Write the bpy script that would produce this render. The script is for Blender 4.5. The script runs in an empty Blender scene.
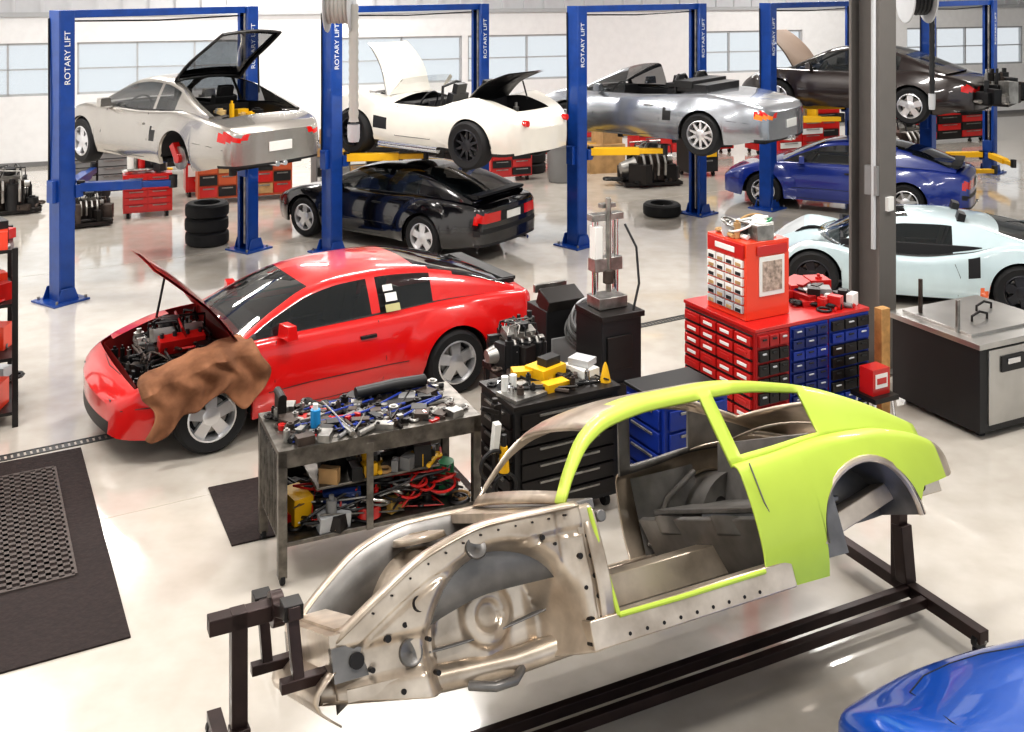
import bpy, math, random, bmesh
from mathutils import Vector, Matrix
rnd=random.Random(11)
sin,cos,pi,rad=math.sin,math.cos,math.pi,math.radians
SC=bpy.context.scene

# ------------------------------------------------------------ materials
_m={}
def M(name,col,rough=.5,metal=0,coat=0,noise=0,ns=6,bump=0,alpha=1,emit=0,noise2=None):
    if name in _m: return _m[name]
    m=bpy.data.materials.new(name); m.use_nodes=True; nt=m.node_tree; b=nt.nodes['Principled BSDF']
    b.inputs['Base Color'].default_value=(*col,1); b.inputs['Roughness'].default_value=rough
    b.inputs['Metallic'].default_value=metal; b.inputs['Coat Weight'].default_value=coat
    b.inputs['Coat Roughness'].default_value=.04
    tc=nt.nodes.new('ShaderNodeTexCoord')
    n=nt.nodes.new('ShaderNodeTexNoise'); n.inputs['Scale'].default_value=ns; n.inputs['Detail'].default_value=5
    nt.links.new(tc.outputs['Object'],n.inputs['Vector'])
    r=nt.nodes.new('ShaderNodeValToRGB'); nv=noise if noise else .03
    c2=noise2 if noise2 else tuple(c*(1-nv) for c in col)
    r.color_ramp.elements[0].position=.35; r.color_ramp.elements[1].position=.65
    r.color_ramp.elements[0].color=(*c2,1); r.color_ramp.elements[1].color=(*(min(1,c*(1+nv*.5)) for c in col),1)
    nt.links.new(n.outputs['Fac'],r.inputs['Fac']); nt.links.new(r.outputs['Color'],b.inputs['Base Color'])
    if bump:
        bp=nt.nodes.new('ShaderNodeBump'); bp.inputs['Strength'].default_value=bump; bp.inputs['Distance'].default_value=.02
        nt.links.new(n.outputs['Fac'],bp.inputs['Height']); nt.links.new(bp.outputs['Normal'],b.inputs['Normal'])
    if alpha<1: b.inputs['Alpha'].default_value=alpha
    _m[name]=m; return m
def paint(name,c,metal=0,r=.28): return M(name,c,r,metal,1.0)
BLK=M('black_plastic',(.010,.010,.011),.45)
RUB=M('tire_rubber',(.010,.010,.011),.75)
DRK=M('dark_interior',(.015,.015,.017),.8)
STL=M('bare_steel',(.34,.33,.31),.32,.85,noise=.35,ns=9)
CHR=M('chrome',(.75,.75,.76),.12,1)
RIM=M('alloy_silver',(.66,.66,.67),.28,.75)
RIMD=M('alloy_dark',(.04,.04,.045),.35,.6)
GLS=M('tinted_glass',(.012,.016,.018),.04,0,1,alpha=.74)
GLC=M('clear_glass',(.35,.4,.4),.03,0,1,alpha=.3)
LRED=M('lamp_red',(.6,.008,.006),.15,0,1)
LORG=M('lamp_amber',(.85,.22,.01),.15,0,1)
LCLR=M('lamp_clear',(.7,.73,.75),.1,.2,1)
LIFTB=M('lift_blue',(.006,.055,.27),.35,.1,.5,noise=.15)
WHT=M('white_plastic',(.75,.75,.72),.4)
YEL=M('yellow_plastic',(.74,.42,.01),.4)
RED=M('red_enamel',(.48,.012,.010),.35,0,.5)
ORR=M('orange_red_enamel',(.75,.055,.018),.35,0,.5)
BLU=M('blue_bins',(.006,.030,.24),.4)
GRN=M('green_plastic',(.03,.22,.09),.4)
CARD=M('cardboard',(.42,.26,.12),.85,noise=.2)
BRN=M('brown_cloth',(.27,.125,.065),.95,noise=.5,ns=4,bump=.6,noise2=(.14,.06,.028))
WOOD=M('timber',(.48,.27,.10),.7,noise=.3,ns=10)
GRY=M('grey_enamel',(.20,.20,.20),.45)
LGY=M('light_grey',(.45,.46,.47),.45)
SBLK=M('black_steel',(.022,.019,.018),.38,.4)
FRM=M('stand_steel',(.038,.022,.020),.38,.4,noise=.3)
RUST=M('engine_iron',(.09,.07,.06),.5,.6,noise=.5)
ALU=M('cast_aluminium',(.38,.37,.35),.4,.8,noise=.3)
TAN=M('tan_fabric',(.5,.36,.16),.8)

# ------------------------------------------------------------ mesh builder
class MB:
    def __init__(s): s.v=[];s.f=[];s.m=[];s.mats=[];s.T=Matrix.Identity(4)
    def mi(s,m):
        if m not in s.mats: s.mats.append(m)
        return s.mats.index(m)
    def add(s,vs,fs,mat):
        o=len(s.v); T=s.T
        s.v+=[tuple(T@Vector(p)) for p in vs]
        lst=isinstance(mat,list)
        for i,f in enumerate(fs):
            s.f.append(tuple(o+k for k in f)); s.m.append(s.mi(mat[i] if lst else mat))
    def box(s,c,sz,mat,rz=0,rx=0,ry=0,top=1.0):
        Rm=Matrix.Rotation(rz,3,'Z')@Matrix.Rotation(ry,3,'Y')@Matrix.Rotation(rx,3,'X')
        vs=[]
        for z in (-.5,.5):
            k=top if z>0 else 1
            for x,y in ((-.5,-.5),(.5,-.5),(.5,.5),(-.5,.5)):
                vs.append(Vector(c)+Rm@Vector((x*sz[0]*k,y*sz[1]*k,z*sz[2])))
        s.add(vs,[(3,2,1,0),(4,5,6,7),(0,1,5,4),(1,2,6,5),(2,3,7,6),(3,0,4,7)],mat)
    def lathe(s,prof,o,ax,mat,n=24,caps=False):
        o=Vector(o); ax=Vector(ax).normalized()
        u=ax.cross(Vector((0,0,1))); 
        if u.length<.01: u=Vector((1,0,0))
        u.normalize(); w=ax.cross(u)
        vs=[];fs=[]
        for r,h in prof:
            for k in range(n):
                a=2*pi*k/n; vs.append(o+ax*h+(u*cos(a)+w*sin(a))*r)
        for i in range(len(prof)-1):
            for k in range(n):
                k2=(k+1)%n; fs.append((i*n+k,i*n+k2,(i+1)*n+k2,(i+1)*n+k))
        if caps:
            fs.append(tuple(range(n))[::-1]); fs.append(tuple((len(prof)-1)*n+k for k in range(n)))
        s.add(vs,fs,mat)
    def cyl(s,p0,p1,r,mat,n=14,r2=None):
        p0=Vector(p0);p1=Vector(p1);d=p1-p0
        if d.length<1e-6: return
        s.lathe([(r,0),(r if r2 is None else r2,d.length)],p0,d,mat,n,True)
    def tube(s,pts,r,mat,n=8,closed=False):
        P=[Vector(p) for p in pts]; vs=[];fs=[];L=len(P)
        prev=None
        for i,p in enumerate(P):
            if closed: t=P[(i+1)%L]-P[i-1]
            else: t=P[min(i+1,L-1)]-P[max(i-1,0)]
            t.normalize()
            if prev is None:
                u=t.cross(Vector((0,0,1)))
                if u.length<.05: u=t.cross(Vector((1,0,0)))
            else: u=prev-t*prev.dot(t)
            u.normalize(); prev=u; w=t.cross(u)
            for k in range(n):
                a=2*pi*k/n; vs.append(p+(u*cos(a)+w*sin(a))*r)
        for i in range(L if closed else L-1):
            j=(i+1)%L
            for k in range(n):
                k2=(k+1)%n; fs.append((i*n+k,i*n+k2,j*n+k2,j*n+k))
        if not closed:
            fs.append(tuple(range(n))[::-1]); fs.append(tuple((L-1)*n+k for k in range(n)))
        s.add(vs,fs,mat)
    def torus(s,c,ax,R,r,mat,n=28,m=8):
        c=Vector(c);ax=Vector(ax).normalized();u=ax.cross(Vector((0,0,1)))
        if u.length<.05:u=Vector((1,0,0))
        u.normalize();w=ax.cross(u)
        s.tube([c+(u*cos(2*pi*k/n)+w*sin(2*pi*k/n))*R for k in range(n)],r,mat,m,True)
    def grid(s,fn,nu,nv,mat,keep=None):
        vs=[fn(i/nu,j/nv) for i in range(nu+1) for j in range(nv+1)]
        fs=[];ms=[]
        for i in range(nu):
            for j in range(nv):
                a=i*(nv+1)+j
                mm=mat((i+.5)/nu,(j+.5)/nv) if callable(mat) else mat
                if mm is None: continue
                fs.append((a,a+1,a+nv+2,a+nv+1)); ms.append(mm)
        s.add(vs,fs,ms)
    def obj(s,name,parent=None,loc=(0,0,0),rz=0,rot=None,bevel=0,sm=35,solid=0,sub=0,recalc=True):
        me=bpy.data.meshes.new(name); me.from_pydata(s.v,[],s.f)
        for m in s.mats: me.materials.append(m)
        me.polygons.foreach_set('material_index',s.m)
        bm=bmesh.new(); bm.from_mesh(me)
        bmesh.ops.remove_doubles(bm,verts=bm.verts,dist=.00005)
        if recalc: bmesh.ops.recalc_face_normals(bm,faces=bm.faces)
        bm.to_mesh(me); bm.free()
        me.shade_smooth(); me.set_sharp_from_angle(angle=rad(sm))
        o=bpy.data.objects.new(name,me); SC.collection.objects.link(o)
        o.location=loc; o.rotation_euler=rot if rot else (0,0,rz)
        if parent: o.parent=parent
        if solid:
            q=o.modifiers.new('solid','SOLIDIFY'); q.thickness=solid; q.offset=-1
        if bevel:
            q=o.modifiers.new('bevel','BEVEL'); q.width=bevel; q.segments=2; q.limit_method='ANGLE'; q.angle_limit=rad(40)
        return o
def empty(name,loc,rot=(0,0,0)):
    e=bpy.data.objects.new(name,None); e.empty_display_size=.3; e.location=loc; e.rotation_euler=rot
    SC.collection.objects.link(e); return e
def pch(pts):
    pts=sorted(pts); xs=[p[0] for p in pts]; ys=[p[1] for p in pts]; n=len(xs)
    if n==1: return lambda x: ys[0]
    d=[(ys[i+1]-ys[i])/(xs[i+1]-xs[i]) for i in range(n-1)]
    m=[d[0]]+[0 if d[i-1]*d[i]<=0 else 2*d[i-1]*d[i]/(d[i-1]+d[i]) for i in range(1,n-1)]+[d[-1]]
    def f(x):
        if x<=xs[0]: return ys[0]
        if x>=xs[-1]: return ys[-1]
        i=0
        while x>xs[i+1]: i+=1
        h=xs[i+1]-xs[i]; t=(x-xs[i])/h
        return (2*t**3-3*t*t+1)*ys[i]+(t**3-2*t*t+t)*h*m[i]+(-2*t**3+3*t*t)*ys[i+1]+(t**3-t*t)*h*m[i+1]
    return f

# ------------------------------------------------------------ parts
def wheel(mb,c,side,R,w,rim,style=5):
    c=Vector(c); ax=(0,side,0); rr=R*.66
    mb.lathe([(rr,-w/2+.01),(R-.035,-w/2),(R-.008,-w/2+.025),(R,-w/2+.05),(R,w/2-.05),(R-.008,w/2-.025),(R-.035,w/2),(rr,w/2-.012)],c,ax,RUB,36)
    mb.lathe([(rr+.004,w/2-.012),(rr-.012,w/2-.006),(rr-.02,w/2-.03),(rr-.03,-w/2+.02)],c,ax,rim,36)
    mb.lathe([(rr-.03,-.0),(.02,-.0)],c,ax,DRK,24)
    mb.lathe([(rr*.72,.0),(rr*.72,.02),(.03,.02)],c,ax,STL,24)
    o=w/2-.03
    mb.lathe([(.075,o-.06),(.08,o-.005),(.055,o+.005),(0.001,o+.008)],c,ax,rim,20)
    for k in range(style):
        a=2*pi*k/style+.3
        d=Vector((cos(a),0,sin(a))); t=Vector((-sin(a),0,cos(a))); n=Vector((0,side,0))
        w0,w1=(.045,.055) if style<=6 else (.024,.016)
        p0=c+d*.03+n*o; p1=c+d*(rr-.015)+n*(o-.012)
        vs=[]
        for p,ww in ((p0,w0),(p1,w1)):
            for q,h in ((-1,0),(1,0),(1,-.035),(-1,-.035)): vs.append(p+t*q*ww+n*h)
        mb.add(vs,[(0,1,2,3),(4,5,6,7),(0,1,5,4),(1,2,6,5),(2,3,7,6),(3,0,4,7)],rim)

def seat(mb,x,y,z,mat):
    mb.box((x,y,z+.08),(.5,.46,.16),mat,top=.9)
    mb.box((x-.28,y,z+.36),(.14,.44,.58),mat,ry=-.25,top=.8)
    mb.box((x-.37,y,z+.70),(.09,.22,.16),mat,ry=-.25)
    for q in(-1,1): mb.box((x,y+q*.21,z+.15),(.46,.06,.12),mat)

def clutter(mb,x0,x1,y0,y1,z,n,mats,smin=.03,smax=.12,hmax=.1):
    for i in range(n):
        x=rnd.uniform(x0,x1); y=rnd.uniform(y0,y1); k=rnd.random(); m=rnd.choice(mats)
        a=rnd.uniform(0,pi); s=rnd.uniform(smin,smax); h=rnd.uniform(.2*hmax,hmax)
        if k<.35: mb.box((x,y,z+h/2),(s,s*rnd.uniform(.4,1),h),m,rz=a)
        elif k<.55: 
            mb.cyl((x,y,z),(x,y,z+h*1.3),s*.28,m,12); mb.cyl((x,y,z+h*1.3),(x,y,z+h*1.5),s*.14,m,10)
        elif k<.8:
            r=.008+s*.09; q=s*.9; mb.cyl((x-q*cos(a),y-q*sin(a),z+r),(x+q*cos(a),y+q*sin(a),z+r),r,m,8)
            mb.torus((x+q*cos(a),y+q*sin(a),z+r),(0,0,1),r*1.8,r*.7,m,10,5)
        else: mb.torus((x,y,z+.012),(0,0,1),s*.4,.012,m,16,6)
def cables(mb,x0,x1,y0,y1,z,h,n,mats,r=.009):
    for k in range(n):
        p=[(rnd.uniform(x0,x1),rnd.uniform(y0,y1),z+rnd.uniform(.01,h)) for _ in range(5)]
        f=[pch([(i,p[i][c]) for i in range(5)]) for c in range(3)]
        mb.tube([(f[0](t/4),f[1](t/4),f[2](t/4)) for t in range(17)],rnd.uniform(.6,1.2)*r,rnd.choice(mats),6)

def engine(mb,o,s=1.0,accent=RED):
    o=Vector(o)
    def P(x,y,z): return (o.x+x*s,o.y+y*s,o.z+z*s)
    mb.box(P(0,0,.2),(.5*s,.34*s,.4*s),RUST); mb.box(P(0,-.02,.46),(.46*s,.22*s,.12*s),ALU,rx=.3)
    mb.box(P(0,.18,.42),(.42*s,.12*s,.14*s),accent,rx=-.3)
    for i in range(4):
        x=-.18+i*.12; mb.tube([P(x,-.1,.4),P(x,-.24,.42),P(x,-.32,.3),P(x,-.3,.1)],.024*s,ALU,8)
        mb.cyl(P(x,.18,.48),P(x,.18,.53),.02*s,BLK,8)
    mb.cyl(P(.25,0,.2),P(.31,0,.2),.11*s,STL,20); mb.cyl(P(.25,.14,.38),P(.31,.14,.38),.07*s,BLK,16)
    mb.cyl(P(.25,-.16,.36),P(.33,-.16,.36),.06*s,ALU,16); mb.torus(P(.29,0,.28),(1,0,0),.17*s,.008*s,BLK)
    mb.cyl(P(-.25,0,.2),P(-.5,0,.18),.17*s,ALU,20,.09*s)
    for i in range(9):
        a=[rnd.uniform(-.3,.3) for _ in range(6)]
        mb.tube([P(a[0],a[1],.5),P(a[0]+.05,a[1]+.05,.6),P(a[2],a[3],.58),P(a[2],a[3]*1.2,.45)],.012*s,rnd.choice([BLK,BLK,accent,STL]),6)
    mb.cyl(P(.05,-.05,.52),P(.05,-.05,.6),.09*s,BLK,18)

# ------------------------------------------------------------ cars
NS=13
def build_car(name,loc,head,P,z0=0):
    e=empty(name,(loc[0],loc[1],z0),(0,0,rad(head)))
    W=pch(P['W']); TOP=pch(P['top']); SH=pch(P['sh']); BS=pch(P.get('base',[(-2,.27),(-1.6,.2),(1.6,.2),(2,.24)]))
    wb=P['wb']; wr=P.get('wr',.315); aR=wr+P.get('ag',.045); xw=(wb/2,-wb/2)
    xf=max(p[0] for p in P['W']); xr=min(p[0] for p in P['W']); PT=P['paint']
    def zl(x):
        z=BS(x)
        for q in xw:
            d=abs(x-q)
            if d<aR: z=max(z,wr+math.sqrt(aR*aR-d*d))
        return z
    FL=P.get('flare',0)
    def ys(x,z):
        w=W(x)
        y=w*(1-.10*((z-.45)/.4)**2) if z>.45 else w*(1-.10*((.45-z)/.3)**2)
        if FL:
            for q in xw:
                dd=math.hypot(x-q,z-wr); t=(dd-aR)/.20
                if t<1: y+=FL*(1-max(0,t))**.6 if t>0 else FL
        return y
    def yI(x): return max(.02,W(x)*(1-.10*((SH(x)-.05-.45)/.4)**2)-.075)
    def topz(x,y):
        s=1-min(1,abs(y)/yI(x)); return SH(x)+(TOP(x)-SH(x))*sin(pi/2*s)
    def section(x):
        z1=zl(x); zs=SH(x); zt=TOP(x); zsd=max(zs-.05,z1+.01)
        pts=[(ys(x,z1)-.045,z1),(ys(x,z1),z1)]
        for k in range(1,NS+1):
            z=z1+(zsd-z1)*k/NS; pts.append((ys(x,z),z))
        y1=yI(x)+.075; y1a=ys(x,zsd); pts+=[((y1a+y1-.04)/2,zs-.018),(y1-.045,zs-.005)]
        yi=yI(x)
        for k in range(6):
            s=k/5; pts.append((max(0,yi*(1-s)),zs+(zt-zs)*sin(pi/2*s)))
        return pts
    st=[xr+(xf-xr)*i/90 for i in range(91)]+[xr+.004+.012*k for k in range(20)]+[xf-.01,xf-.025]
    for q in xw: st+=[q+aR*cos(pi*k/24) for k in range(25)]
    st=sorted(st); s2=[st[0]]
    for x in st[1:]:
        if x-s2[-1]>.006: s2.append(x)
    st=s2
    G=P.get('gh'); opens=P.get('open',[]); mf=P.get('mf')
    cab=P.get('cabin',(G['x1']+.05,G['x0']-.03) if G else None)
    mb=MB(); rows=[section(x) for x in st]; N=len(rows[0])
    vs=[];fs=[];ms=[]
    fr=P.get('bulf',.06); rr_=P.get('bulr',.05)
    def bul(x,y):
        if x>xf-.5: return x+fr*((x-xf+.5)/.5)*(1-(y/max(W(x),.1))**2)
        if x<xr+.5: return x-rr_*((xr+.5-x)/.5)*(1-(y/max(W(x),.1))**2)
        return x
    for x,r in zip(st,rows):
        for y,z in r: vs.append((bul(x,y),-y,z))
        for y,z in r[-2::-1]: vs.append((bul(x,y),y,z))
    K=2*N-1
    def pick(x,y,z,j,reg):
        if reg=='top':
            for a,b,h in opens:
                if a<x<b and abs(y)<h: return None
            if cab and cab[0]<x<cab[1] and abs(y)<yI(x)-.02: return None
        if mf:
            q=mf(x,y,z,j,reg)
            if q!='p': return q
        return PT
    for i in range(len(st)-1):
        for j in range(K-1):
            jj=j if j<N-1 else K-2-j
            idx=(i*K+j,i*K+j+1,(i+1)*K+j+1,(i+1)*K+j)
            cx=(st[i]+st[i+1])/2; cy=sum(vs[q][1] for q in idx)/4; cz=sum(vs[q][2] for q in idx)/4
            reg='lip' if jj==0 else ('side' if jj<NS+1 else ('shoulder' if jj<NS+4 else 'top'))
            m=pick(cx,cy,cz,jj,reg)
            if m is None: continue
            fs.append(idx); ms.append(m)
    mb.add(vs,fs,ms)
    for x,r,reg in ((st[0],rows[0],'cap_r'),(st[-1],rows[-1],'cap_f')):
        C=24; cv=[]
        for y,z in r[1:]:
            for k in range(C+1):
                yy=-y+2*y*k/C; cv.append((bul(x,yy),yy,z))
        cf=[];cm=[]
        for i in range(len(r)-2):
            for k in range(C):
                a=i*(C+1)+k; idx=(a,a+1,a+C+2,a+C+1)
                m=pick(x,sum(cv[q][1] for q in idx)/4,sum(cv[q][2] for q in idx)/4,i+1,reg)
                if m is None: continue
                cf.append(idx);cm.append(m)
        mb.add(cv,cf,cm)
    mb.obj('body',e,sm=50,recalc=True)
    ginfo={}
    if G:
        RF=pch(G['roof']); x0,x1=G['x0'],G['x1']; tum=G.get('tum',.42); xm=(x0+x1)/2+.1; cb=G.get('bul',.13)
        def gsec(x):
            zb=SH(x)-.012; h=max(RF(x)-zb,.004); y0=yI(x)+.01; t=h*tum
            yt=y0-t; 
            P_=[(y0,zb),(y0-t*.07,zb+.07*h),(y0-t*.4,zb+.45*h),(y0-t*.80,zb+.84*h),(y0-t*.93-.012,zb+.94*h),(yt-.06,zb+.985*h),(yt*.62,zb+h+.006),(yt*.3,zb+h+.012),(0,zb+h+.014)]
            return P_
        def gb(x,y):
            f=(x-xm)/(x0-xm) if x>xm else -(xm-x)/(xm-x1)
            return x+cb*f*(1-min(1,(y/max(yI(x),.1))**2))*(1 if x>xm else G.get('rb',.8))
        gx=[x1+(x0-x1)*i/56 for i in range(57)]
        for ex in G.get('cuts',[]): gx+=[ex-.005,ex+.005]
        gx=sorted(gx)
        gr=[gsec(x) for x in gx]; n=len(gr[0]); K2=2*n-1; gv=[]
        for x,r in zip(gx,gr):
            for y,z in r: gv.append((gb(x,y),-y,z))
            for y,z in r[-2::-1]: gv.append((gb(x,y),y,z))
        gfs=[];gms=[]
        for i in range(len(gx)-1):
            cx=(gx[i]+gx[i+1])/2
            for j in range(K2-1):
                jj=j if j<n-1 else K2-2-j
                cy=-1 if j<n-1 else 1
                m=PT
                if jj==0: m=G.get('trim',BLK)
                elif jj<3:
                    m=PT
                    for a,b in G['side']:
                        if a<cx<b: m=G.get('glass',GLS)
                    if cx>G['ws'] : m=G.get('glass',GLS) if cx<x0-.12 else BLK
                elif jj<5: m=PT if cx>G.get('pr',-9) else BLK
                else:
                    if cx>G['ws']: m=G.get('wglass',GLS)
                    elif G['rg'][0]<cx<G['rg'][1]: m=G.get('glass',GLS)
                    else: m=G.get('roofmat',PT) 
                if G.get('f'): 
                    q=G['f'](cx,jj,cy)
                    if q!='p': m=q
                if m is None: continue
                gfs.append((i*K2+j,i*K2+j+1,(i+1)*K2+j+1,(i+1)*K2+j)); gms.append(m)
        mg=MB(); mg.add(gv,gfs,gms); mg.obj('greenhouse',e,sm=40)
        def gtop(x,y):
            r=gsec(x)
            for (ya,za),(yb,zb_) in zip(r[:-1],r[1:]):
                if yb<=abs(y)<=ya: return za+(zb_-za)*(ya-abs(y))/max(1e-6,ya-yb)
            return r[-1][1]
        ginfo['gtop']=gtop; ginfo['gb']=gb
    mu=MB()
    mu.box(((xf+xr)/2,0,.235),(xf-xr-.3,1.0,.05),DRK)
    mu.box((0,0,.24),(wb-2*aR-.02,2*(W(0)-.12),.06),DRK)
    for q in xw:
        for sd in (-1,1):
            yo=ys(q,wr+aR)-.05
            mu.grid(lambda u,v,q=q,sd=sd,yo=yo:(q+(aR+.01)*cos(pi*u),sd*(.42+(yo-.42)*v),wr-.02+(aR+.01)*sin(pi*u)),14,2,DRK)
            mu.grid(lambda u,v,q=q,sd=sd:(q+(aR+.01)*v*cos(pi*u),sd*.44,wr+(aR+.01)*v*sin(pi*u)),14,2,DRK)
    a,b=cab if cab else (-.7,.7); 
    tz=.34; bw=min(yI(a+.3),yI(b-.1))-.03
    la=max(a,-.78)
    for sd in(-1,1): mu.box(((la+b)/2,sd*bw,.56),(b-la,.04,.48),DRK)
    mu.box(((la+b)/2,0,tz),(b-la,2*bw,.04),DRK); mu.box((b-.02,0,.58),(.04,2*bw,.46),DRK); mu.box((la+.02,0,.52),(.04,2*bw,.34),DRK)
    if a<la-.1: mu.box(((la+a)/2,0,.67),(la-a,2*bw-.06,.03),P.get('cargo',DRK))
    sc=P.get('seatmat',BLK)
    for sd in(-1,1): seat(mu,-.2,sd*.34,tz+.02,sc)
    mu.box((b-.16,0,.80 if P.get('dz') is None else P['dz']),(.26,2*bw-.08,.14),BLK,top=.85)
    mu.torus((b-.42,.34,.82),(1,0,.45),.18,.015,BLK); mu.cyl((b-.42,.34,.82),(b-.2,.34,.74),.03,BLK)
    mu.box((.0,0,tz+.12),(.9,.16,.2),BLK)
    mu.obj('underbody_and_interior',e,bevel=.012)
    mw=MB()
    for i,q in enumerate(xw):
        for sd in (-1,1):
            yo=ys(q,wr+.1)-.13
            if (i,sd) in P.get('nowheel',[]):
                mw.cyl((q,sd*(yo-.02),wr),(q,sd*(yo+.01),wr),.15,STL,24); mw.cyl((q,sd*yo,wr),(q,sd*(yo+.06),wr),.06,RED,16)
                mw.box((q+.1,sd*(yo),wr+.1),(.1,.09,.16),RED,ry=.6); mw.cyl((q,sd*.4,wr),(q,sd*yo,wr),.04,RUST)
                mw.tube([(q-.05,sd*.5,wr+.3),(q-.03,sd*.55,wr)],.04,RED)
                continue
            wheel(mw,(q,sd*yo,wr),sd,wr,P.get('ww',.21),P.get('rim',RIM),P.get('spk',5))
    mw.obj('wheels',e,sm=40)
    md=MB()
    for pts in P.get('seams',[]):
        for sd in(-1,1):
            md.tube([(x,sd*(ys(x,z)+.0),z) for x,z in pts],.0045,BLK,5)
    for x,z in P.get('handles',[]):
        for sd in(-1,1): md.box((x,sd*(ys(x,z)+.01),z),(.16,.03,.028),P.get('hmat',BLK))
    if P.get('mirror'):
        x,z=P['mirror']
        for sd in(-1,1):
            md.box((x,sd*(yI(x)+.14),z+.06),(.1,.19,.12),PT,rz=sd*.15,top=.85); md.box((x,sd*(yI(x)+.03),z+.02),(.05,.1,.04),PT)
    for (c,s_,m) in P.get('boxes',[]): md.box(c,s_,m)
    for (p0,p1,r,m) in P.get('cyls',[]): md.cyl(p0,p1,r,m,16)
    for tl in P.get('toplines',[]):
        for sd in(-1,1): md.tube([(bul(x,y),sd*y,topz(x,y)+.001) for x,y in tl],.0045,BLK,5)
    if md.v: md.obj('fittings',e,bevel=.006)
    for (a,b,h) in opens:
        mt=MB(); z=P.get('bayz',.35)
        mt.box(((a+b)/2,0,z),(b-a,2*h,.02),DRK)
        for sd in(-1,1): mt.grid(lambda u,v,sd=sd:(a+(b-a)*u,sd*h,z+(topz(a+(b-a)*u,h)-z)*v),8,1,P.get('baymat',DRK))
        for xx in(a,b): mt.grid(lambda u,v,xx=xx:(xx,-h+2*h*u,z+(topz(xx,-h+2*h*u)-z)*v),8,1,P.get('baymat',DRK))
        mt.obj('bay_liner',e)
    for L in P.get('lids',[]):
        a,b,hf,hinge,ang,kind,mo,mi_=L
        fz=(lambda x,y: ginfo['gtop'](x,y)+.0) if kind=='g' else topz
        zh=fz(hinge,0)
        def lf(u,v,off=0):
            x=a+(b-a)*u; t=abs(x-hinge)/abs(b-a)
            h=hf*(1-P.get('lidtaper',.12)*t*t); y=-h+2*h*v
            xx=ginfo['gb'](x,y) if kind=='g' else bul(x,y)
            dx=xx-hinge; dz=fz(x,y)-zh-off
            return (hinge+dx*cos(ang)-dz*sin(ang),y,zh+dx*sin(ang)+dz*cos(ang))
        ml=MB()
        mm=mo
        if kind=='g': mm=lambda u,v:GLS if (.12<u<.8 and .1<v<.9) else mo
        ml.grid(lf,12,12,mm); ml.obj('lid_outer',e,sm=60)
        ml=MB()
        if kind!='g':
            ml.grid(lambda u,v:lf(u,v,.022-.011*(1 if (.08<u<.92 and .06<v<.94 and not .46<v<.54 and not .44<u<.52) else 0)),24,24,mi_)
        else:
            for q in (0.0,1.0): ml.tube([lf(i/8,q,.02) for i in range(9)],.02,BLK,6); ml.tube([lf(q,i/8,.02) for i in range(9)],.02,BLK,6)
        p=lf(.5,.03,.03); ml.cyl(p,(hinge+(.5 if hinge<=(a+b)/2 else -.5)*abs(b-a),p[1],fz((a+b)/2,hf*.9)-.05),.012,BLK,8)
        ml.obj('lid_inner',e,sm=60)
    return e,dict(ys=ys,topz=topz,yI=yI,W=W,SH=SH,bul=bul)

def tail944(x,y,z,j,reg):
    if reg in('cap_r','side') and (reg=='cap_r' or x<-2.08):
        if .60<z<.73 and abs(y)>.30: return LRED if abs(y)<.60 or reg=='side' else LORG
        if .60<z<.73: return BLK
        if .44<z<.51: return BLK
        if z<.30: return BLK
    if reg in('cap_f',):
        if z<.34: return BLK
    return 'p'
def gh944(x,j,s):
    if -1.90<x<-1.04 and j>=4: return GLS
    if -1.86<x<-1.25 and j==3: return GLS
    return 'p'
def P944(pt,**k):
    d=dict(wb=2.4,paint=pt,wr=.315,flare=.042,
     W=[(-2.2,.62),(-2.17,.70),(-2.05,.78),(-1.7,.83),(-1.2,.845),(-.75,.83),(0,.82),(.75,.825),(1.2,.84),(1.55,.825),(1.8,.77),(1.93,.68),(1.98,.54)],
     top=[(-2.2,.80),(-2.1,.87),(-1.6,.91),(-.8,.92),(.0,.92),(.8,.91),(1.2,.84),(1.6,.72),(1.88,.60),(1.98,.50)],
     sh=[(-2.2,.79),(-2.1,.84),(-1.6,.885),(-1.2,.895),(-.5,.87),(0,.86),(.8,.85),(1.2,.82),(1.6,.71),(1.88,.58),(1.98,.49)],
     gh=dict(x0=.86,x1=-1.98,roof=[(.86,.87),(.5,1.05),(.15,1.19),(-.15,1.24),(-.5,1.25),(-.9,1.22),(-1.4,1.11),(-1.98,.90)],ws=.16,rg=(-1.92,-.90),
        side=[(-.37,.2),(-1.02,-.45)],cuts=[-.37,-.45,-1.02,-.90,.16],tum=.50,f=gh944),
     mf=tail944,seams=[[(.62,.24),(.64,.5),(.6,.83)],[(-.42,.3),(-.45,.5),(-.40,.84)],[(.62,.24),(.1,.235),(-.36,.25)],[(.70,.42),(.3,.43),(-.5,.43),(-.68,.43)],[(1.62,.50),(1.8,.49),(1.92,.47)]],
     toplines=[[(1.80,.30),(1.82,.0)]],
     handles=[(-.28,.72)],mirror=(.52,.86),
     boxes=[((-1.97,0,.955),(.16,1.15,.035),BLK),((-1.89,.57,.94),(.26,.05,.05),BLK),((-1.89,-.57,.94),(.26,.05,.05),BLK),((-2.258,0,.66),(.012,.34,.11),WHT)],
     cyls=[((-2.1,-.35,.24),(-2.27,-.35,.24),.03,CHR)])
    d.update(k); return d
def tailcay(x,y,z,j,reg):
    if reg in('cap_r','side') and (reg=='cap_r' or x<-2.02):
        if .60<z<.72 and abs(y)>.46: return LRED
        if z<.29: return BLK
    if reg in('cap_f','side') and x>1.85 and z<.33 and abs(y)<.6: return BLK
    if reg in('shoulder','top') and 1.45<x<1.72 and abs(y)>.52 : return LCLR if reg=='shoulder' or abs(y)>.56 else 'p'
    if reg=='side' and -.72<x<-.55 and .48<z<.66: return BLK
    return 'p'
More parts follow.
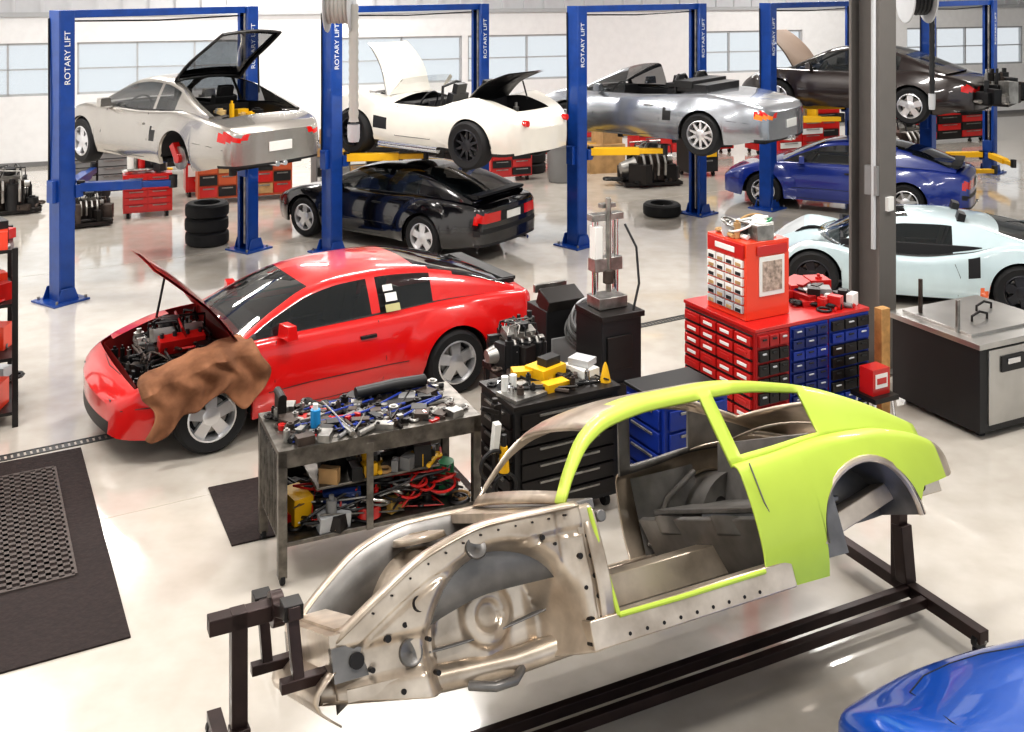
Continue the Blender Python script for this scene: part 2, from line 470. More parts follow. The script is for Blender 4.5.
def PCAY(pt,**k):
    d=dict(wb=2.415,paint=pt,wr=.32,flare=.015,
     W=[(-2.22,.58),(-2.19,.68),(-2.05,.78),(-1.7,.87),(-1.2,.90),(-.7,.86),(0,.84),(.75,.85),(1.2,.88),(1.6,.85),(1.85,.76),(2.0,.64),(2.06,.5)],
     top=[(-2.22,.70),(-2.1,.80),(-1.7,.90),(-1.2,.93),(0,.92),(.85,.90),(1.3,.80),(1.7,.68),(1.95,.56),(2.06,.46)],
     sh=[(-2.22,.69),(-2.1,.78),(-1.7,.87),(-1.2,.92),(-.6,.88),(0,.85),(.8,.85),(1.2,.86),(1.55,.79),(1.85,.62),(2.06,.45)],
     gh=dict(x0=.98,x1=-1.75,roof=[(.98,.88),(.55,1.10),(.2,1.25),(-.15,1.30),(-.5,1.29),(-.9,1.21),(-1.35,1.04),(-1.75,.89)],ws=.2,rg=(-1.5,-.62),
        side=[(-.42,.3),(-.98,-.48)],cuts=[-.42,-.48,-.98,.2,-.62],tum=.48),
     mf=tailcay,seams=[[(.66,.24),(.7,.5),(.64,.82)],[(-.42,.28),(-.5,.5),(-.42,.84)],[(.66,.24),(.1,.235),(-.38,.25)],[(-1.62,.56),(-1.9,.54),(-2.1,.50)],[(1.6,.3),(1.62,.5),(1.58,.7)]],
     handles=[(-.3,.70)],mirror=(.6,.86),ww=.24,hmat=pt,
     cyls=[((-2.1,-.06,.27),(-2.3,-.06,.27),.035,CHR),((-2.1,.06,.27),(-2.3,.06,.27),.035,CHR)],
     boxes=[((-2.275,0,.50),(.012,.36,.12),WHT)])
    d.update(k); return d

RP=paint('paint_red',(.62,.006,.006)); BP=paint('paint_black',(.004,.004,.006),r=.15); SP=paint('paint_silver',(.42,.40,.37),.8,.27)
SP2=paint('paint_silver_grey',(.34,.36,.39),.8,.27); WP=paint('paint_white',(.74,.71,.64)); BLP=paint('paint_royal_blue',(.003,.022,.20))
KP=paint('paint_dark_brown',(.018,.010,.009),.1); GP=paint('paint_pale_blue',(.54,.66,.69)); FB=paint('paint_bright_blue',(.003,.10,.52),.2); OP=paint('paint_orange',(.85,.13,.015))

# red car
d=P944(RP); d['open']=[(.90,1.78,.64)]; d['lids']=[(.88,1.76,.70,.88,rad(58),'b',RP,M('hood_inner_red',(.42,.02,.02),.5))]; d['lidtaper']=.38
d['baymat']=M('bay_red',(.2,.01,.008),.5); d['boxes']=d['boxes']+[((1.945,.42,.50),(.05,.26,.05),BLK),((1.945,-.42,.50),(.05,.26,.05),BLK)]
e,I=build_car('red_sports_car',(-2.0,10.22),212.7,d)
mb=MB(); engine(mb,(1.28,.0,.38),.95,RED)
clutter(mb,.98,1.50,-.56,.56,.50,120,[BLK,BLK,BLK,RUST,SBLK,ALU,SBLK],.05,.18,.22)
clutter(mb,1.45,1.72,-.56,.56,.44,60,[BLK,BLK,RUST,SBLK,ALU],.05,.15,.18)
cables(mb,.96,1.68,-.56,.56,.62,.16,26,[BLK,BLK,RUST,SBLK,RED],.014)
mb.cyl((1.1,.3,.6),(1.1,.3,.78),.08,BLK,20); mb.cyl((1.0,-.35,.6),(1.0,-.35,.76),.07,WHT,16)
mb.obj('engine',e,bevel=.004)
mb=MB()
def cloth(u,v):
    x=1.74-.98*u+.05*sin(7*v); s=v
    wob=.014*sin(19*u+3*v)+.014*sin(31*u-5*v)+.01*sin(11*u+9*v)
    yi=I['yI'](x)
    if s<.25: y=yi-.12+.18*s/.25; z=max(I['topz'](x,min(y,yi)),I['SH'](x)-.01)+.03+wob*.4
    else:
        q=(s-.25)/.75; z=I['SH'](x)-.02-q*(.34+.07*sin(9*u)+.05*sin(17*u)); y=I['W'](x)*1.0+.075+wob*1.6+.03*q
    return (x,y,z)
mb.grid(cloth,44,30,BRN); mb.obj('fender_cover',e,solid=.006,sm=80)
mb=MB(); mb.box((0,0,0),(.12,.004,.08),WHT); mb.box((0,0,-.10),(.15,.004,.07),M('decal_yellow',(.45,.42,.2),.5)); mb.box((.02,0,.09),(.1,.004,.06),WHT)
mb.obj('window_stickers',e,loc=(-.56,.688,1.02),rot=(rad(26),0,0))

d=P944(BP); build_car('black_sports_car',(-1.84,16.55),145.7,d)
d=P944(BLP,spk=7); build_car('blue_sports_car',(5.95,18.85),153,d)
# silver coupe on lift
d=PCAY(SP,nowheel=[(1,1),(1,-1)]); g=d['gh']; g['f']=lambda x,j,s:(None if (x<-.62 and j>=5) else 'p')
d['open']=[(-1.85,-.9,.5)]; d['baymat']=BLK; d['bayz']=.6
d['lids']=[(-1.72,-.62,.52,-.62,-rad(50),'g',BP,BLK)]
e,_=build_car('silver_coupe',(-4.72,14.85),140,d,1.44)
mb=MB(); clutter(mb,-1.5,-.8,-.4,.4,.70,26,[YEL,YEL,BLK,TAN,GRY],.1,.3,.2); mb.obj('cargo',e)
# white roadster on lift
def mfc(x,y,z,j,reg):
    if reg=='cap_f' and .34<z<.52 and abs(y)<.3: return DRK
    if reg=='side' and .5<x<.75 and .42<z<.6: return DRK
    if reg in('side','cap_r') and z<.24: return BLK
    return 'p'
d=dict(wb=2.29,paint=WP,wr=.34,ag=.03,ww=.27,rim=RIMD,spk=10,
  W=[(-1.90,.40),(-1.86,.56),(-1.72,.72),(-1.4,.86),(-1.14,.91),(-.8,.84),(-.4,.77),(.2,.76),(.7,.78),(1.14,.88),(1.4,.84),(1.65,.72),(1.85,.54),(1.97,.3)],
  top=[(-1.90,.58),(-1.8,.72),(-1.5,.84),(-1.1,.90),(-.5,.88),(.3,.92),(.8,.90),(1.2,.84),(1.5,.75),(1.8,.62),(1.97,.48)],
  sh=[(-1.90,.56),(-1.8,.70),(-1.5,.88),(-1.15,.99),(-.8,.92),(-.3,.80),(.3,.80),(.8,.86),(1.15,.95),(1.4,.90),(1.7,.72),(1.97,.47)],
  gh=dict(x0=.62,x1=.38,roof=[(.62,.88),(.38,1.17)],ws=-9,rg=(0,0),side=[],tum=.15,wglass=GLC,bul=.05,f=lambda x,j,s: None if j<3 else 'p'),
  cabin=(-.62,.45),mf=mfc,seatmat=BLK,dz=.74,
  open=[(.72,1.55,.42),(-1.65,-.85,.45)],bayz=.4,seams=[[(.35,.34),(.33,.78)],[(-.35,.34),(-.37,.76)],[(.35,.34),(-.35,.34)]],
  lids=[(.70,1.60,.50,.70,rad(66),'b',WP,LGY),(-1.65,-.83,.48,-.83,-rad(38),'b',WP,BLK)],
  boxes=[],cyls=[((.55,.86,.22),(-.6,.86,.22),.05,CHR),((.55,-.86,.22),(-.6,-.86,.22),.05,CHR),((1.82,.5,.66),(1.90,.5,.66),.09,LCLR),((1.82,-.5,.66),(1.90,-.5,.66),.09,LCLR),
    ((-1.84,.48,.66),(-1.92,.48,.66),.045,LRED),((-1.84,-.48,.66),(-1.92,-.48,.66),.045,LRED)])
e,_=build_car('white_roadster',(-1.02,15.9),143,d,1.42)
mb=MB(); engine(mb,(1.1,0,.36),.9,BLU); clutter(mb,.78,1.45,-.36,.36,.5,20,[BLK,STL,RUST],.05,.15,.15)
mb.tube([(-.45,.6,.8),(-.47,.6,1.1),(-.47,.3,1.16),(-.47,.1,1.1),(-.45,.1,.8)],.022,BLK); clutter(mb,-1.5,-.95,-.35,.35,.45,14,[BLK,STL,RUST],.08,.25,.3)
mb.obj('engine',e)
# silver convertible on lift
d=PCAY(SP2,spk=10); d['gh']=dict(d['gh']); d['gh']['f']=lambda x,j,s:(None if x<.18 else 'p'); d['cabin']=(-.8,.95)
d['boxes']=d['boxes']+[((-.92,0,.97),(.5,1.15,.12),BLK),((-.78,0,1.03),(.3,1.2,.1),BLK),((-.55,0,1.0),(.2,1.1,.06),BLK)]
def tailbox(x,y,z,j,reg):
    q=tailcay(x,y,z,j,reg)
    if q is LRED and reg=='side' and z<.66: return LORG
    return q
d['mf']=tailbox; d['seatmat']=DRK
e,_=build_car('silver_convertible',(2.36,16.9),143,d,1.45)
mb=MB()
for sd in(-1,1): mb.tube([(-.62,sd*.34-.2,.85),(-.62,sd*.34-.18,1.08),(-.62,sd*.34-.1,1.15),(-.62,sd*.34+.1,1.15),(-.62,sd*.34+.18,1.08),(-.62,sd*.34+.2,.85)],.025,BLK)
mb.obj('roll_hoops',e)
# dark coupe on lift
d=PCAY(KP); d['gh']=dict(d['gh'])
d['lids']=[(.95,1.8,.62,.95,rad(60),'b',M('hood_primer',(.20,.14,.10),.6),M('hood_under',(.16,.11,.08),.6))]; d['open']=[(.97,1.75,.55)]
e,_=build_car('dark_coupe',(6.4,19.3),143,d,1.6)
mb=MB(); clutter(mb,-2.7,-2.25,-.6,.6,.42,70,[RUST,BLK,SBLK,ALU,BLK],.1,.3,.4); mb.box((-2.4,0,.40),(.6,1.1,.05),SBLK); mb.obj('exposed_engine',e)
# racing car
def mfg(x,y,z,j,reg):
    if reg=='side' and z<.32 and x<-.75: return OP
    if reg in('shoulder','top') and 1.35<x<1.7 and abs(y)>.45: return LCLR
    if reg=='side' and -.75<x<-.60 and z>.45: return DRK
    return 'p'
d=dict(wb=2.41,paint=GP,wr=.32,ag=.035,ww=.26,rim=RIMD,spk=6,
  W=[(-2.05,.66),(-1.95,.80),(-1.6,.88),(-1.2,.90),(-.7,.86),(0,.84),(.7,.85),(1.2,.89),(1.55,.85),(1.8,.74),(1.95,.58),(2.0,.4)],
  top=[(-2.05,.74),(-1.9,.78),(-1.2,.78),(-.5,.72),(.5,.68),(1.0,.60),(1.5,.50),(1.8,.40),(2.0,.30)],
  sh=[(-2.05,.72),(-1.9,.80),(-1.5,.86),(-1.15,.86),(-.6,.72),(0,.64),(.6,.66),(1.0,.74),(1.25,.76),(1.55,.62),(1.8,.44),(2.0,.30)],
  base=[(-2,.25),(0,.15),(2,.15)],
  gh=dict(x0=.90,x1=-1.75,roof=[(.90,.68),(.4,.96),(.05,1.06),(-.3,1.07),(-.7,1.02),(-1.2,.91),(-1.75,.79)],ws=.0,rg=(-1.5,-.95),side=[(-.45,.10)],cuts=[-.45],tum=.75,bul=.25),
  mf=mfg,seams=[[(.5,.2),(.52,.45),(.48,.6)],[(-.5,.2),(-.52,.45),(-.46,.6)]],boxes=[],cyls=[],dz=.6)
build_car('racing_car',(5.20,13.6),163,d)
def mfb(x,y,z,j,reg):
    if reg in('cap_f','side') and x>1.8 and z<.36: return BLK
    return 'p'
d=PCAY(FB,mf=mfb,toplines=[[(1.0,.60),(1.4,.56),(1.75,.42),(1.86,.2),(1.88,.0)]]); build_car('bright_blue_car',(3.00,3.47),115,d)

# ------------------------------------------------------------ body shell on rotisserie
GRNP=paint('yellow_green_primer',(.50,.64,.08),0,.45); MET=M('sanded_steel',(.66,.57,.47),.28,.66,noise=.2,ns=4,noise2=(.40,.33,.26)); METD=M('dark_primer_grey',(.22,.21,.20),.38,.5,noise=.25)
_m['yellow_green_primer'].node_tree.nodes['Principled BSDF'].inputs['Coat Weight'].default_value=.25
ANG=180+25.8; CZ=1.0; c0=Vector((.63,5.86,0)); sh_e=empty('car_body_shell',(c0.x,c0.y,CZ),(rad(25),0,rad(ANG))); sh_e.scale=(.96,.96,.96)
ZO=-.62; XC=.66
W=pch([(-1.99,.60),(-1.9,.68),(-1.7,.77),(-1.4,.84),(-1.13,.87),(-.8,.82),(-.4,.77),(.3,.765),(.75,.76)])
SH=pch([(-1.99,.60),(-1.85,.68),(-1.6,.77),(-1.3,.835),(-1.0,.85),(-.6,.82),(0,.80),(.75,.80)])
TP=pch([(-1.99,.62),(-1.8,.74),(-1.5,.86),(-1.2,.93),(-.8,.9),(.75,.88)])
xw=-1.135; zc=.33; aR=.36
def ys(x,z):
    w=W(x); return w*(1-.09*((z-.45)/.4)**2) if z>.45 else w*(1-.10*((.45-z)/.3)**2)
def zl(x):
    z=.17 if x>-1.3 else .17+.30*min(1,(-1.3-x)/.25)
    d=abs(x-xw)
    return max(z,zc+math.sqrt(aR*aR-d*d)) if d<aR else z
st=[-1.99+(XC+1.99)*i/80 for i in range(81)]+[xw+aR*cos(pi*k/24) for k in range(25)]+[.56,.552,-.38,-.388]
st=sorted(st); st=[x for i,x in enumerate(st) if i==0 or x-st[i-1]>.003]
rows=[]
for x in st:
    z1=min(zl(x),SH(x)-.07); zs=SH(x); zt=TP(x); zd=zs-.05
    r=[(ys(x,z1)-.05,z1),(ys(x,z1),z1)]+[(ys(x,z1+(zd-z1)*k/9),z1+(zd-z1)*k/9) for k in range(1,10)]
    y1=ys(x,zd); r+=[(y1-.02,zs-.018),(y1-.045,zs-.005)]; yi=y1-.075
    r+=[(yi*(1-k/6),zs+(zt-zs)*sin(pi/2*k/6)) for k in range(7)]
    rows.append(r)
N=len(rows[0]);K=2*N-1;vs=[];fs=[];ms=[]
for x,r in zip(st,rows):
    for y,z in r: vs.append((x,-y,z+ZO))
    for y,z in r[-2::-1]: vs.append((x,y,z+ZO))
for i in range(len(st)-1):
    cx=(st[i]+st[i+1])/2
    for j in range(K-1):
        jj=j if j<N-1 else K-2-j
        idx=(i*K+j,i*K+j+1,(i+1)*K+j+1,(i+1)*K+j); cz=sum(vs[q][2] for q in idx)/4-ZO; cy=abs(sum(vs[q][1] for q in idx)/4); near=sum(vs[q][1] for q in idx)>0
        m=MET
        if jj<13:
            if -.38<cx<.555 and cz>.30: continue
            if cx>.62 : continue
            if near and cx<-.38:
                m=GRNP
                if jj==0: m=MET
                if cx<-1.84: m=MET
        else:
            if -1.62<cx and cy<.66 and cx>-1.25: continue
            if -1.86<cx<-1.3 and cy<.40: continue
            m=GRNP if (near and -1.84<cx<-1.2 and cy>.42) else MET
        fs.append(idx);ms.append(m)
mb=MB(); mb.add(vs,fs,ms); mb.obj('quarter_panels',sh_e,solid=.012,sm=45)
mb=MB()
for sd in(-1,1):
    mb.tube([(xw+aR*cos(pi*k/20),sd*(ys(xw+aR*cos(pi*k/20),.6)-.02),zc+aR*sin(pi*k/20)+ZO) for k in range(21)],.020,MET,8)
    mb.tube([(.54-.09*k,sd*(ys(0,.235)+.004),.235+ZO) for k in range(11)],.006,MET,6)
    for k in range(9): mb.cyl((.5-.1*k,sd*.72,.20+ZO),(.5-.1*k,sd*.757,.20+ZO),.009,SBLK,10)
mb.tube([(-.44,.745,.80+ZO),(-.46,.765,.6+ZO),(-.52,.765,.4+ZO),(-.58,.755,.30+ZO)],.005,METD,6)
mb.tube([(.54,.755,.29+ZO),(.2,.76,.285+ZO),(-.36,.76,.285+ZO)],.013,GRNP,8)
mb.tube([(.54,.752,.29+ZO),(.56,.745,.5+ZO),(.58,.73,.78+ZO)],.012,GRNP,8)
mb.obj('seams_and_lips',sh_e)
RF=pch([(XC,.83),(.54,.97),(.37,1.13),(.2,1.21),(-.1,1.25),(-.55,1.245),(-.95,1.165),(-1.35,1.0),(-1.75,.79)])
gx=sorted([-1.75+(XC+1.75)*i/60 for i in range(61)]+[.55,-.38,-.46,-.98])
gv=[];gf=[];gm=[];gr=[]
for x in gx:
    zb=SH(x)-.012;h=max(RF(x)-zb,.004);y0=ys(x,SH(x)-.05)-.06;t=h*.42;yt=y0-t
    r=[(y0,zb),(y0-t*.10,zb+.10*h),(y0-t*.45,zb+.45*h),(y0-t*.83,zb+.83*h),(y0-t*.95-.01,zb+.95*h),(yt-.07,zb+.99*h),(yt*.6,zb+h+.012),(yt*.3,zb+h+.02),(0,zb+h+.022)]
    gr.append(r)
n=9;K2=17
def gbx(x,y):
    f=(x+.4)/1.15 if x>-.4 else (x+.4)/1.35
    return x+.11*f*(1-min(1,(y/.7)**2))
for x,r in zip(gx,gr):
    for y,z in r: gv.append((gbx(x,y),-y,z+ZO))
    for y,z in r[-2::-1]: gv.append((gbx(x,y),y,z+ZO))
for i in range(len(gx)-1):
    cx=(gx[i]+gx[i+1])/2
    for j in range(K2-1):
        jj=j if j<n-1 else K2-2-j; near=j>=n-1
        m=GRNP if near else METD
        if jj==0:
            if cx>-.38: continue
        elif jj<3:
            if -.38<cx: continue
            if -.98<cx<-.46: continue
        elif jj<5: m=GRNP if near else MET
        else:
            if .33<cx<.62: continue
            if -1.35<cx<-.75: continue
            m=MET
            if near and jj==5 and cx<.1: m=GRNP
        gf.append((i*K2+j,i*K2+j+1,(i+1)*K2+j+1,(i+1)*K2+j)); gm.append(m)
mb=MB(); mb.add(gv,gf,gm); mb.obj('roof_and_pillars',sh_e,solid=.022,sm=45)
mb=MB()
mb.box((-.05,0,.20+ZO),(1.4,1.36,.02),METD); mb.box((-.05,0,.29+ZO),(1.4,.24,.16),MET,top=.8)
for k in range(6): mb.box((-.05,-.5+.2*k,.215+ZO),(1.2,.03,.012),METD)
for sd in(-1,1):
    mb.box((.08,sd*.70,.235+ZO),(1.25,.11,.13),MET)
    mb.lathe([(.02,.0),(.20,.01),(.24,.08),(.25,.10)],(-.62,sd*.32,.36+ZO),(-.4,0,1),METD,20)
    mb.grid(lambda u,v,sd=sd:(xw+.355*cos(pi*u),sd*(.45+.37*v),.33+.355*sin(pi*u)+ZO),20,2,METD)
    mb.grid(lambda u,v,sd=sd:(xw+.355*v*cos(pi*u),sd*(.46+.03*sin(pi*v)),.33+.355*v*sin(pi*u)+ZO),20,4,METD)
    mb.box((.62,sd*.66,.50+ZO),(.09,.14,.58),MET)
    mb.box((.575,sd*.70,.42+ZO),(.012,.06,.10),SBLK); mb.box((.575,sd*.70,.64+ZO),(.012,.06,.10),SBLK)
    for k in range(5): mb.cyl((.62,sd*.72,.30+.09*k+ZO),(.62,sd*.735,.30+.09*k+ZO),.012,SBLK,12)
    mb.cyl((-1.0,sd*.48,.5+ZO),(-1.0,sd*.53,.5+ZO),.05,SBLK,16)
    mb.box((-1.25,sd*.55,.42+ZO),(.5,.12,.1),MET,ry=.2)
    mb.grid(lambda u,v,sd=sd:(-.48-.5*u,sd*(.70-.03*sin(pi*u)),.24+.52*v+ZO),6,6,METD)
    mb.tube([(-.5,sd*.66,.35+ZO),(-.7,sd*.64,.6+ZO),(-.95,sd*.64,.72+ZO)],.02,METD)
mb.box((-.52,0,.36+ZO),(.04,1.3,.34),METD,ry=.3); mb.box((-.82,0,.52+ZO),(.55,1.2,.03),METD,ry=-.08); mb.box((-1.1,0,.66+ZO),(.04,1.15,.4),METD,ry=-.3)
mb.box((.69,0,.45+ZO),(.03,1.24,.50),MET); mb.box((.60,0,.79+ZO),(.18,1.32,.05),METD); mb.cyl((.46,-.62,.72+ZO),(.46,.62,.72+ZO),.03,METD)
mb.box((-1.6,0,.44+ZO),(.6,.7,.02),METD)
mb.box((-1.97,0,.52+ZO),(.05,1.16,.14),MET)
for sd in(-1,1): mb.box((-1.75,sd*.40,.42+ZO),(.55,.08,.12),MET); mb.cyl((-1.85,sd*.44,.42+ZO),(-1.85,sd*.47,.42+ZO),.03,SBLK)
mb.obj('floor_pan',sh_e,bevel=.008)
mb=MB()
XF=1.10; RFW=.34; ZF=.30; X0=.64
def sstep(t): t=max(0,min(1,t)); return t*t*(3-2*t)
TOPF=pch([(.62,.80),(1.1,.81),(1.4,.75),(1.7,.59),(1.9,.45)])
BOTF=pch([(.62,.17),(1.1,.13),(1.5,.17),(1.9,.24)])
YO=pch([(.62,.735),(1.1,.70),(1.45,.64),(1.75,.54),(1.9,.46)])
for sd in (-1,1):
    def inner(u,v,sd=sd):
        x=X0+(1.9-X0)*u; z=BOTF(x)+(TOPF(x)-BOTF(x))*v
        dd=math.hypot(x-XF,(z-ZF)*.95)
        yo=YO(x)
        y=.40+(yo-.40)*sstep((dd-RFW*.80)/(.16))
        if dd<RFW*.85:
            y+=.06*sstep(1-abs(x-XF-.02)/.15)*(1-dd/(RFW*.85))**.5
            y-=.012*max(0,cos((x-XF)*22))
            y+=.03*sstep((.05-abs(math.hypot(x-XF,z-.40)-.10))/.03)
        else: y+=.008*sin(14*x)+.006*sin(22*z+6*x)
        if x>1.42: y-=.03*sstep((.10-abs(z-.36))/.05)
        if x<.80: y-=.02*sstep((.05-abs(x-.735))/.03)
        y-=.012*sstep((.022-abs(z-(TOPF(x)-.11)))/.012)*(1 if dd>RFW*1.05 else 0)
        return (x,sd*y,z+ZO)
    mb.grid(inner,96,60,MET)
    mb.lathe([(.16,0),(.15,.03),(.06,.045),(.055,.02)],(XF,sd*.47,.72+ZO),(0,0,1),MET,24)
    mb.lathe([(.055,0),(.05,.012),(.035,.006),(.002,.004)],(1.20,sd*(YO(1.2)-.012),.725+ZO),(0,sd,.4),METD,20)
    mb.lathe([(.038,0),(.034,.010),(.024,.004),(.002,.003)],(1.50,sd*(YO(1.5)-.004),.55+ZO),(0,sd,.2),SBLK,20)
    mb.lathe([(.06,0),(.055,.012),(.045,.004),(.002,.004)],(1.56,sd*(YO(1.56)-.03),.36+ZO),(0,sd,.1),METD,20)
    for (x,z,r) in ((.68,.30,.014),(.68,.44,.010),(.68,.58,.014),(1.58,.48,.012),(1.66,.44,.016),(1.74,.33,.012),(.86,.70,.012),(.70,.20,.01),(1.62,.22,.012),(1.48,.40,.010),(1.46,.26,.012),(.80,.66,.008)):
        mb.cyl((x,sd*(YO(x)-.04),z+ZO),(x,sd*(YO(x)+.008),z+ZO),r,SBLK,14)
    for k in range(12):
        x=.72+k*.09; mb.cyl((x,sd*(YO(x)-.02),TOPF(x)-.03+ZO),(x,sd*(YO(x)+.010),TOPF(x)-.03+ZO),.005,SBLK,8)
    mb.grid(lambda u,v,sd=sd:(X0+(1.88-X0)*u,sd*(YO(X0+(1.88-X0)*u)+.015-.13*v),TOPF(X0+(1.88-X0)*u)+ZO+.004+.02*sin(pi*v)),30,4,MET)
    mb.grid(lambda u,v,sd=sd:(X0+(1.88-X0)*u,sd*(YO(X0+(1.88-X0)*u)-.115),TOPF(X0+(1.88-X0)*u)+ZO-.3*v),30,2,METD)
    mb.tube([(.6,sd*.46,.19+ZO),(1.0,sd*.42,.17+ZO),(1.5,sd*.40,.20+ZO),(1.95,sd*.36,.28+ZO)],.06,MET,10)
    mb.tube([(.98,sd*.47,.14+ZO),(1.06,sd*.56,.12+ZO),(1.16,sd*.56,.12+ZO),(1.26,sd*.47,.14+ZO)],.022,METD,8)
    mb.box((1.80,sd*.47,.38+ZO),(.22,.06,.14),METD); mb.cyl((1.80,sd*.49,.38+ZO),(1.80,sd*.52,.38+ZO),.035,SBLK,16)
    mb.box((1.70,sd*.50,.25+ZO),(.3,.10,.05),MET,rz=-sd*.3)
mb.grid(lambda u,v:(.70+1.18*u,-.45+.9*v,.36-.05*sin(pi*u)+ZO),14,10,METD)
mb.lathe([(.20,0),(.20,-.14),(.02,-.16)],(1.45,0,.36+ZO),(0,0,1),METD,24)
mb.box((1.88,0,.42+ZO),(.06,.96,.16),MET); mb.box((1.90,0,.27+ZO),(.10,.80,.08),MET); mb.box((1.78,0,.50+ZO),(.16,.8,.03),MET)
mb.grid(lambda u,v:(1.90+.10*sin(pi*v),-.5+u,.14+.22*v+ZO),10,6,MET)
mb.box((.74,0,.785+ZO),(.20,1.38,.05),MET)
mb.obj('front_structure',sh_e,solid=.008,sm=50)
# rotisserie stand
stand=empty('rotisserie_stand',(0,0,0))
hx=Vector((cos(rad(ANG)),sin(rad(ANG)),0)); px=Vector((-hx.y,hx.x,0))
mb=MB()
def fbar(a,b,w,m=FRM,h=None):
    a=Vector(a);b=Vector(b);d=b-a; n=d.normalized()
    u=n.cross(Vector((0,0,1))); u=Vector((1,0,0)) if u.length<.05 else u.normalized(); 
    if abs(n.z)>.95: u=hx.copy()
    v=n.cross(u); h=h or w; vs=[]
    for p in(a,b):
        for q,r in((-1,-1),(1,-1),(1,1),(-1,1)): vs.append(p+u*q*w/2+v*r*h/2)
    mb.add(vs,[(0,1,2,3),(4,5,6,7),(0,1,5,4),(1,2,6,5),(2,3,7,6),(3,0,4,7)],m)
fe=c0+hx*2.14; re=c0-hx*2.10
Z=Vector((0,0,1))
for q in (.10,.24): fbar(fe+px*q+Z*.12,re+px*q+Z*.12,.05,h=.06)
for E,s_ in((fe,1),(re,-1)):
    fbar(E-px*.66+Z*.12,E+px*.66+Z*.12,.075)
    fbar(E+Z*.10,E+Z*(CZ+.04),.075)
    fbar(E+Z*.15+px*.06,E+Z*.5+px*.02,.09)
    for q in(-.62,.62):
        p=E+px*q; mb.cyl(p+Z*.085-px*.02,p+Z*.085+px*.02,.05,BLK,16); mb.cyl(p+Z*.04-px*.018,p+Z*.04+px*.018,.04,RUB,16); mb.box((p.x,p.y,.09),(.07,.07,.02),STL)
    fbar(E+Z*CZ+hx*s_*.14,E+Z*CZ-hx*s_*.22,.075)
    r=rad(25); lat=(px*cos(r)+Z*sin(r)); up=(-px*sin(r)+Z*cos(r))
    q0=E+Z*CZ-hx*s_*.18
    mb.cyl(q0-hx*.03,q0+hx*.03,.08,FRM,20)
    fbar(q0-lat*.40,q0+lat*.40,.055)
    dz=-.27 if s_>0 else -.17
    for q in(-.34,.34):
        fbar(q0+lat*q,q0+lat*q+up*dz,.05); fbar(q0+lat*q+up*dz+hx*s_*.08,q0+lat*q+up*dz-hx*s_*.28,.05)
        mb.box(tuple(q0+lat*q+up*.02),(.09,.09,.07),SBLK,rz=rad(ANG))
mb.obj('frame',stand,bevel=.004)

# ------------------------------------------------------------ lifts
def lift(a,b,zc,arm,H=3.68):
    a=Vector(a);b=Vector(b);d=b-a;L=d.length;rz=math.atan2(d.y,d.x)
    e=empty('two_post_lift',(a.x,a.y,0),(0,0,rz)); mb=MB()
    for x,s in((0,1),(L,-1)):
        mb.box((x-s*.10,0,H/2),(.02,.22,H),LIFTB)
        for q in(-1,1): 
            mb.box((x,q*.11,H/2),(.20,.018,H),LIFTB); mb.box((x+s*.095,q*.09,H/2),(.018,.05,H),LIFTB)
        mb.box((x-s*.02,0,.012),(.50,.50,.024),LIFTB)
        for q in(-1,1):
            mb.box((x-s*.02,q*.16,.10),(.3,.015,.16),LIFTB,top=.6)
            for k in(-1,1): mb.cyl((x+k*.2,q*.20,.02),(x+k*.2,q*.20,.06),.018,STL,8)
        mb.box((x+s*.05,0,zc-.1),(.16,.18,.6),LIFTB); mb.box((x+s*.15,0,zc-.14),(.1,.30,.16),LIFTB)
        mb.cyl((x+s*.05,0,.1),(x+s*.05,0,H-.1),.03,STL,10)
        mb.box((x-s*.14,.0,1.4),(.07,.13,.28),LIFTB)
        mb.tube([(x-s*.12,.1,H-.1),(x-s*.13,.08,2.4),(x-s*.12,.1,1.5)],.012,BLK)
        for q in(-1,1):
            p0=Vector((x+s*.2,q*.1,zc-.10)); p1=Vector((L/2-s*.50,q*.85,zc-.10)); 
            dd=p1-p0; an=math.atan2(dd.y,dd.x)
            mb.box(tuple(p0+dd*.33),(dd.length*.66,.13,.11),arm,rz=an); mb.box(tuple(p0+dd*.72),(dd.length*.56,.09,.08),arm,rz=an)
            mb.cyl(p1+Vector((0,0,-.06)),p1+Vector((0,0,.10)),.055,BLK,14)
            mb.cyl(p0+Vector((0,0,-.09)),p0+Vector((0,0,.08)),.05,SBLK,12)
    mb.box((L/2,0,H-.05),(L+.20,.12,.10),LIFTB); mb.tube([(0,.1,H-.14),(L/2,.1,H-.17),(L,.1,H-.14)],.012,BLK)
    mb.obj('frame',e,bevel=.004)
    for x in(0,L):
        c=bpy.data.curves.new('label','FONT'); c.body='ROTARY LIFT'; c.size=.115; c.extrude=.001; c.align_x='CENTER'; c.align_y='CENTER'; c.materials.append(WHT)
        o=bpy.data.objects.new('label',c); SC.collection.objects.link(o); o.parent=e
        o.matrix_local=Matrix(((0,-1,0,x),(0,0,-1,-.121),(1,0,0,H-.60),(0,0,0,1)))
lift((-5.71,13.2),(-4.0,15.75),1.52,LIFTB)
lift((-2.70,15.6),(-.55,18.0),1.50,YEL)
lift((1.0,16.0),(3.25,18.2),1.53,YEL)
lift((4.59,18.65),(6.85,20.9),1.68,YEL)
lift((8.0,20.0),(10.2,22.2),.5,YEL)

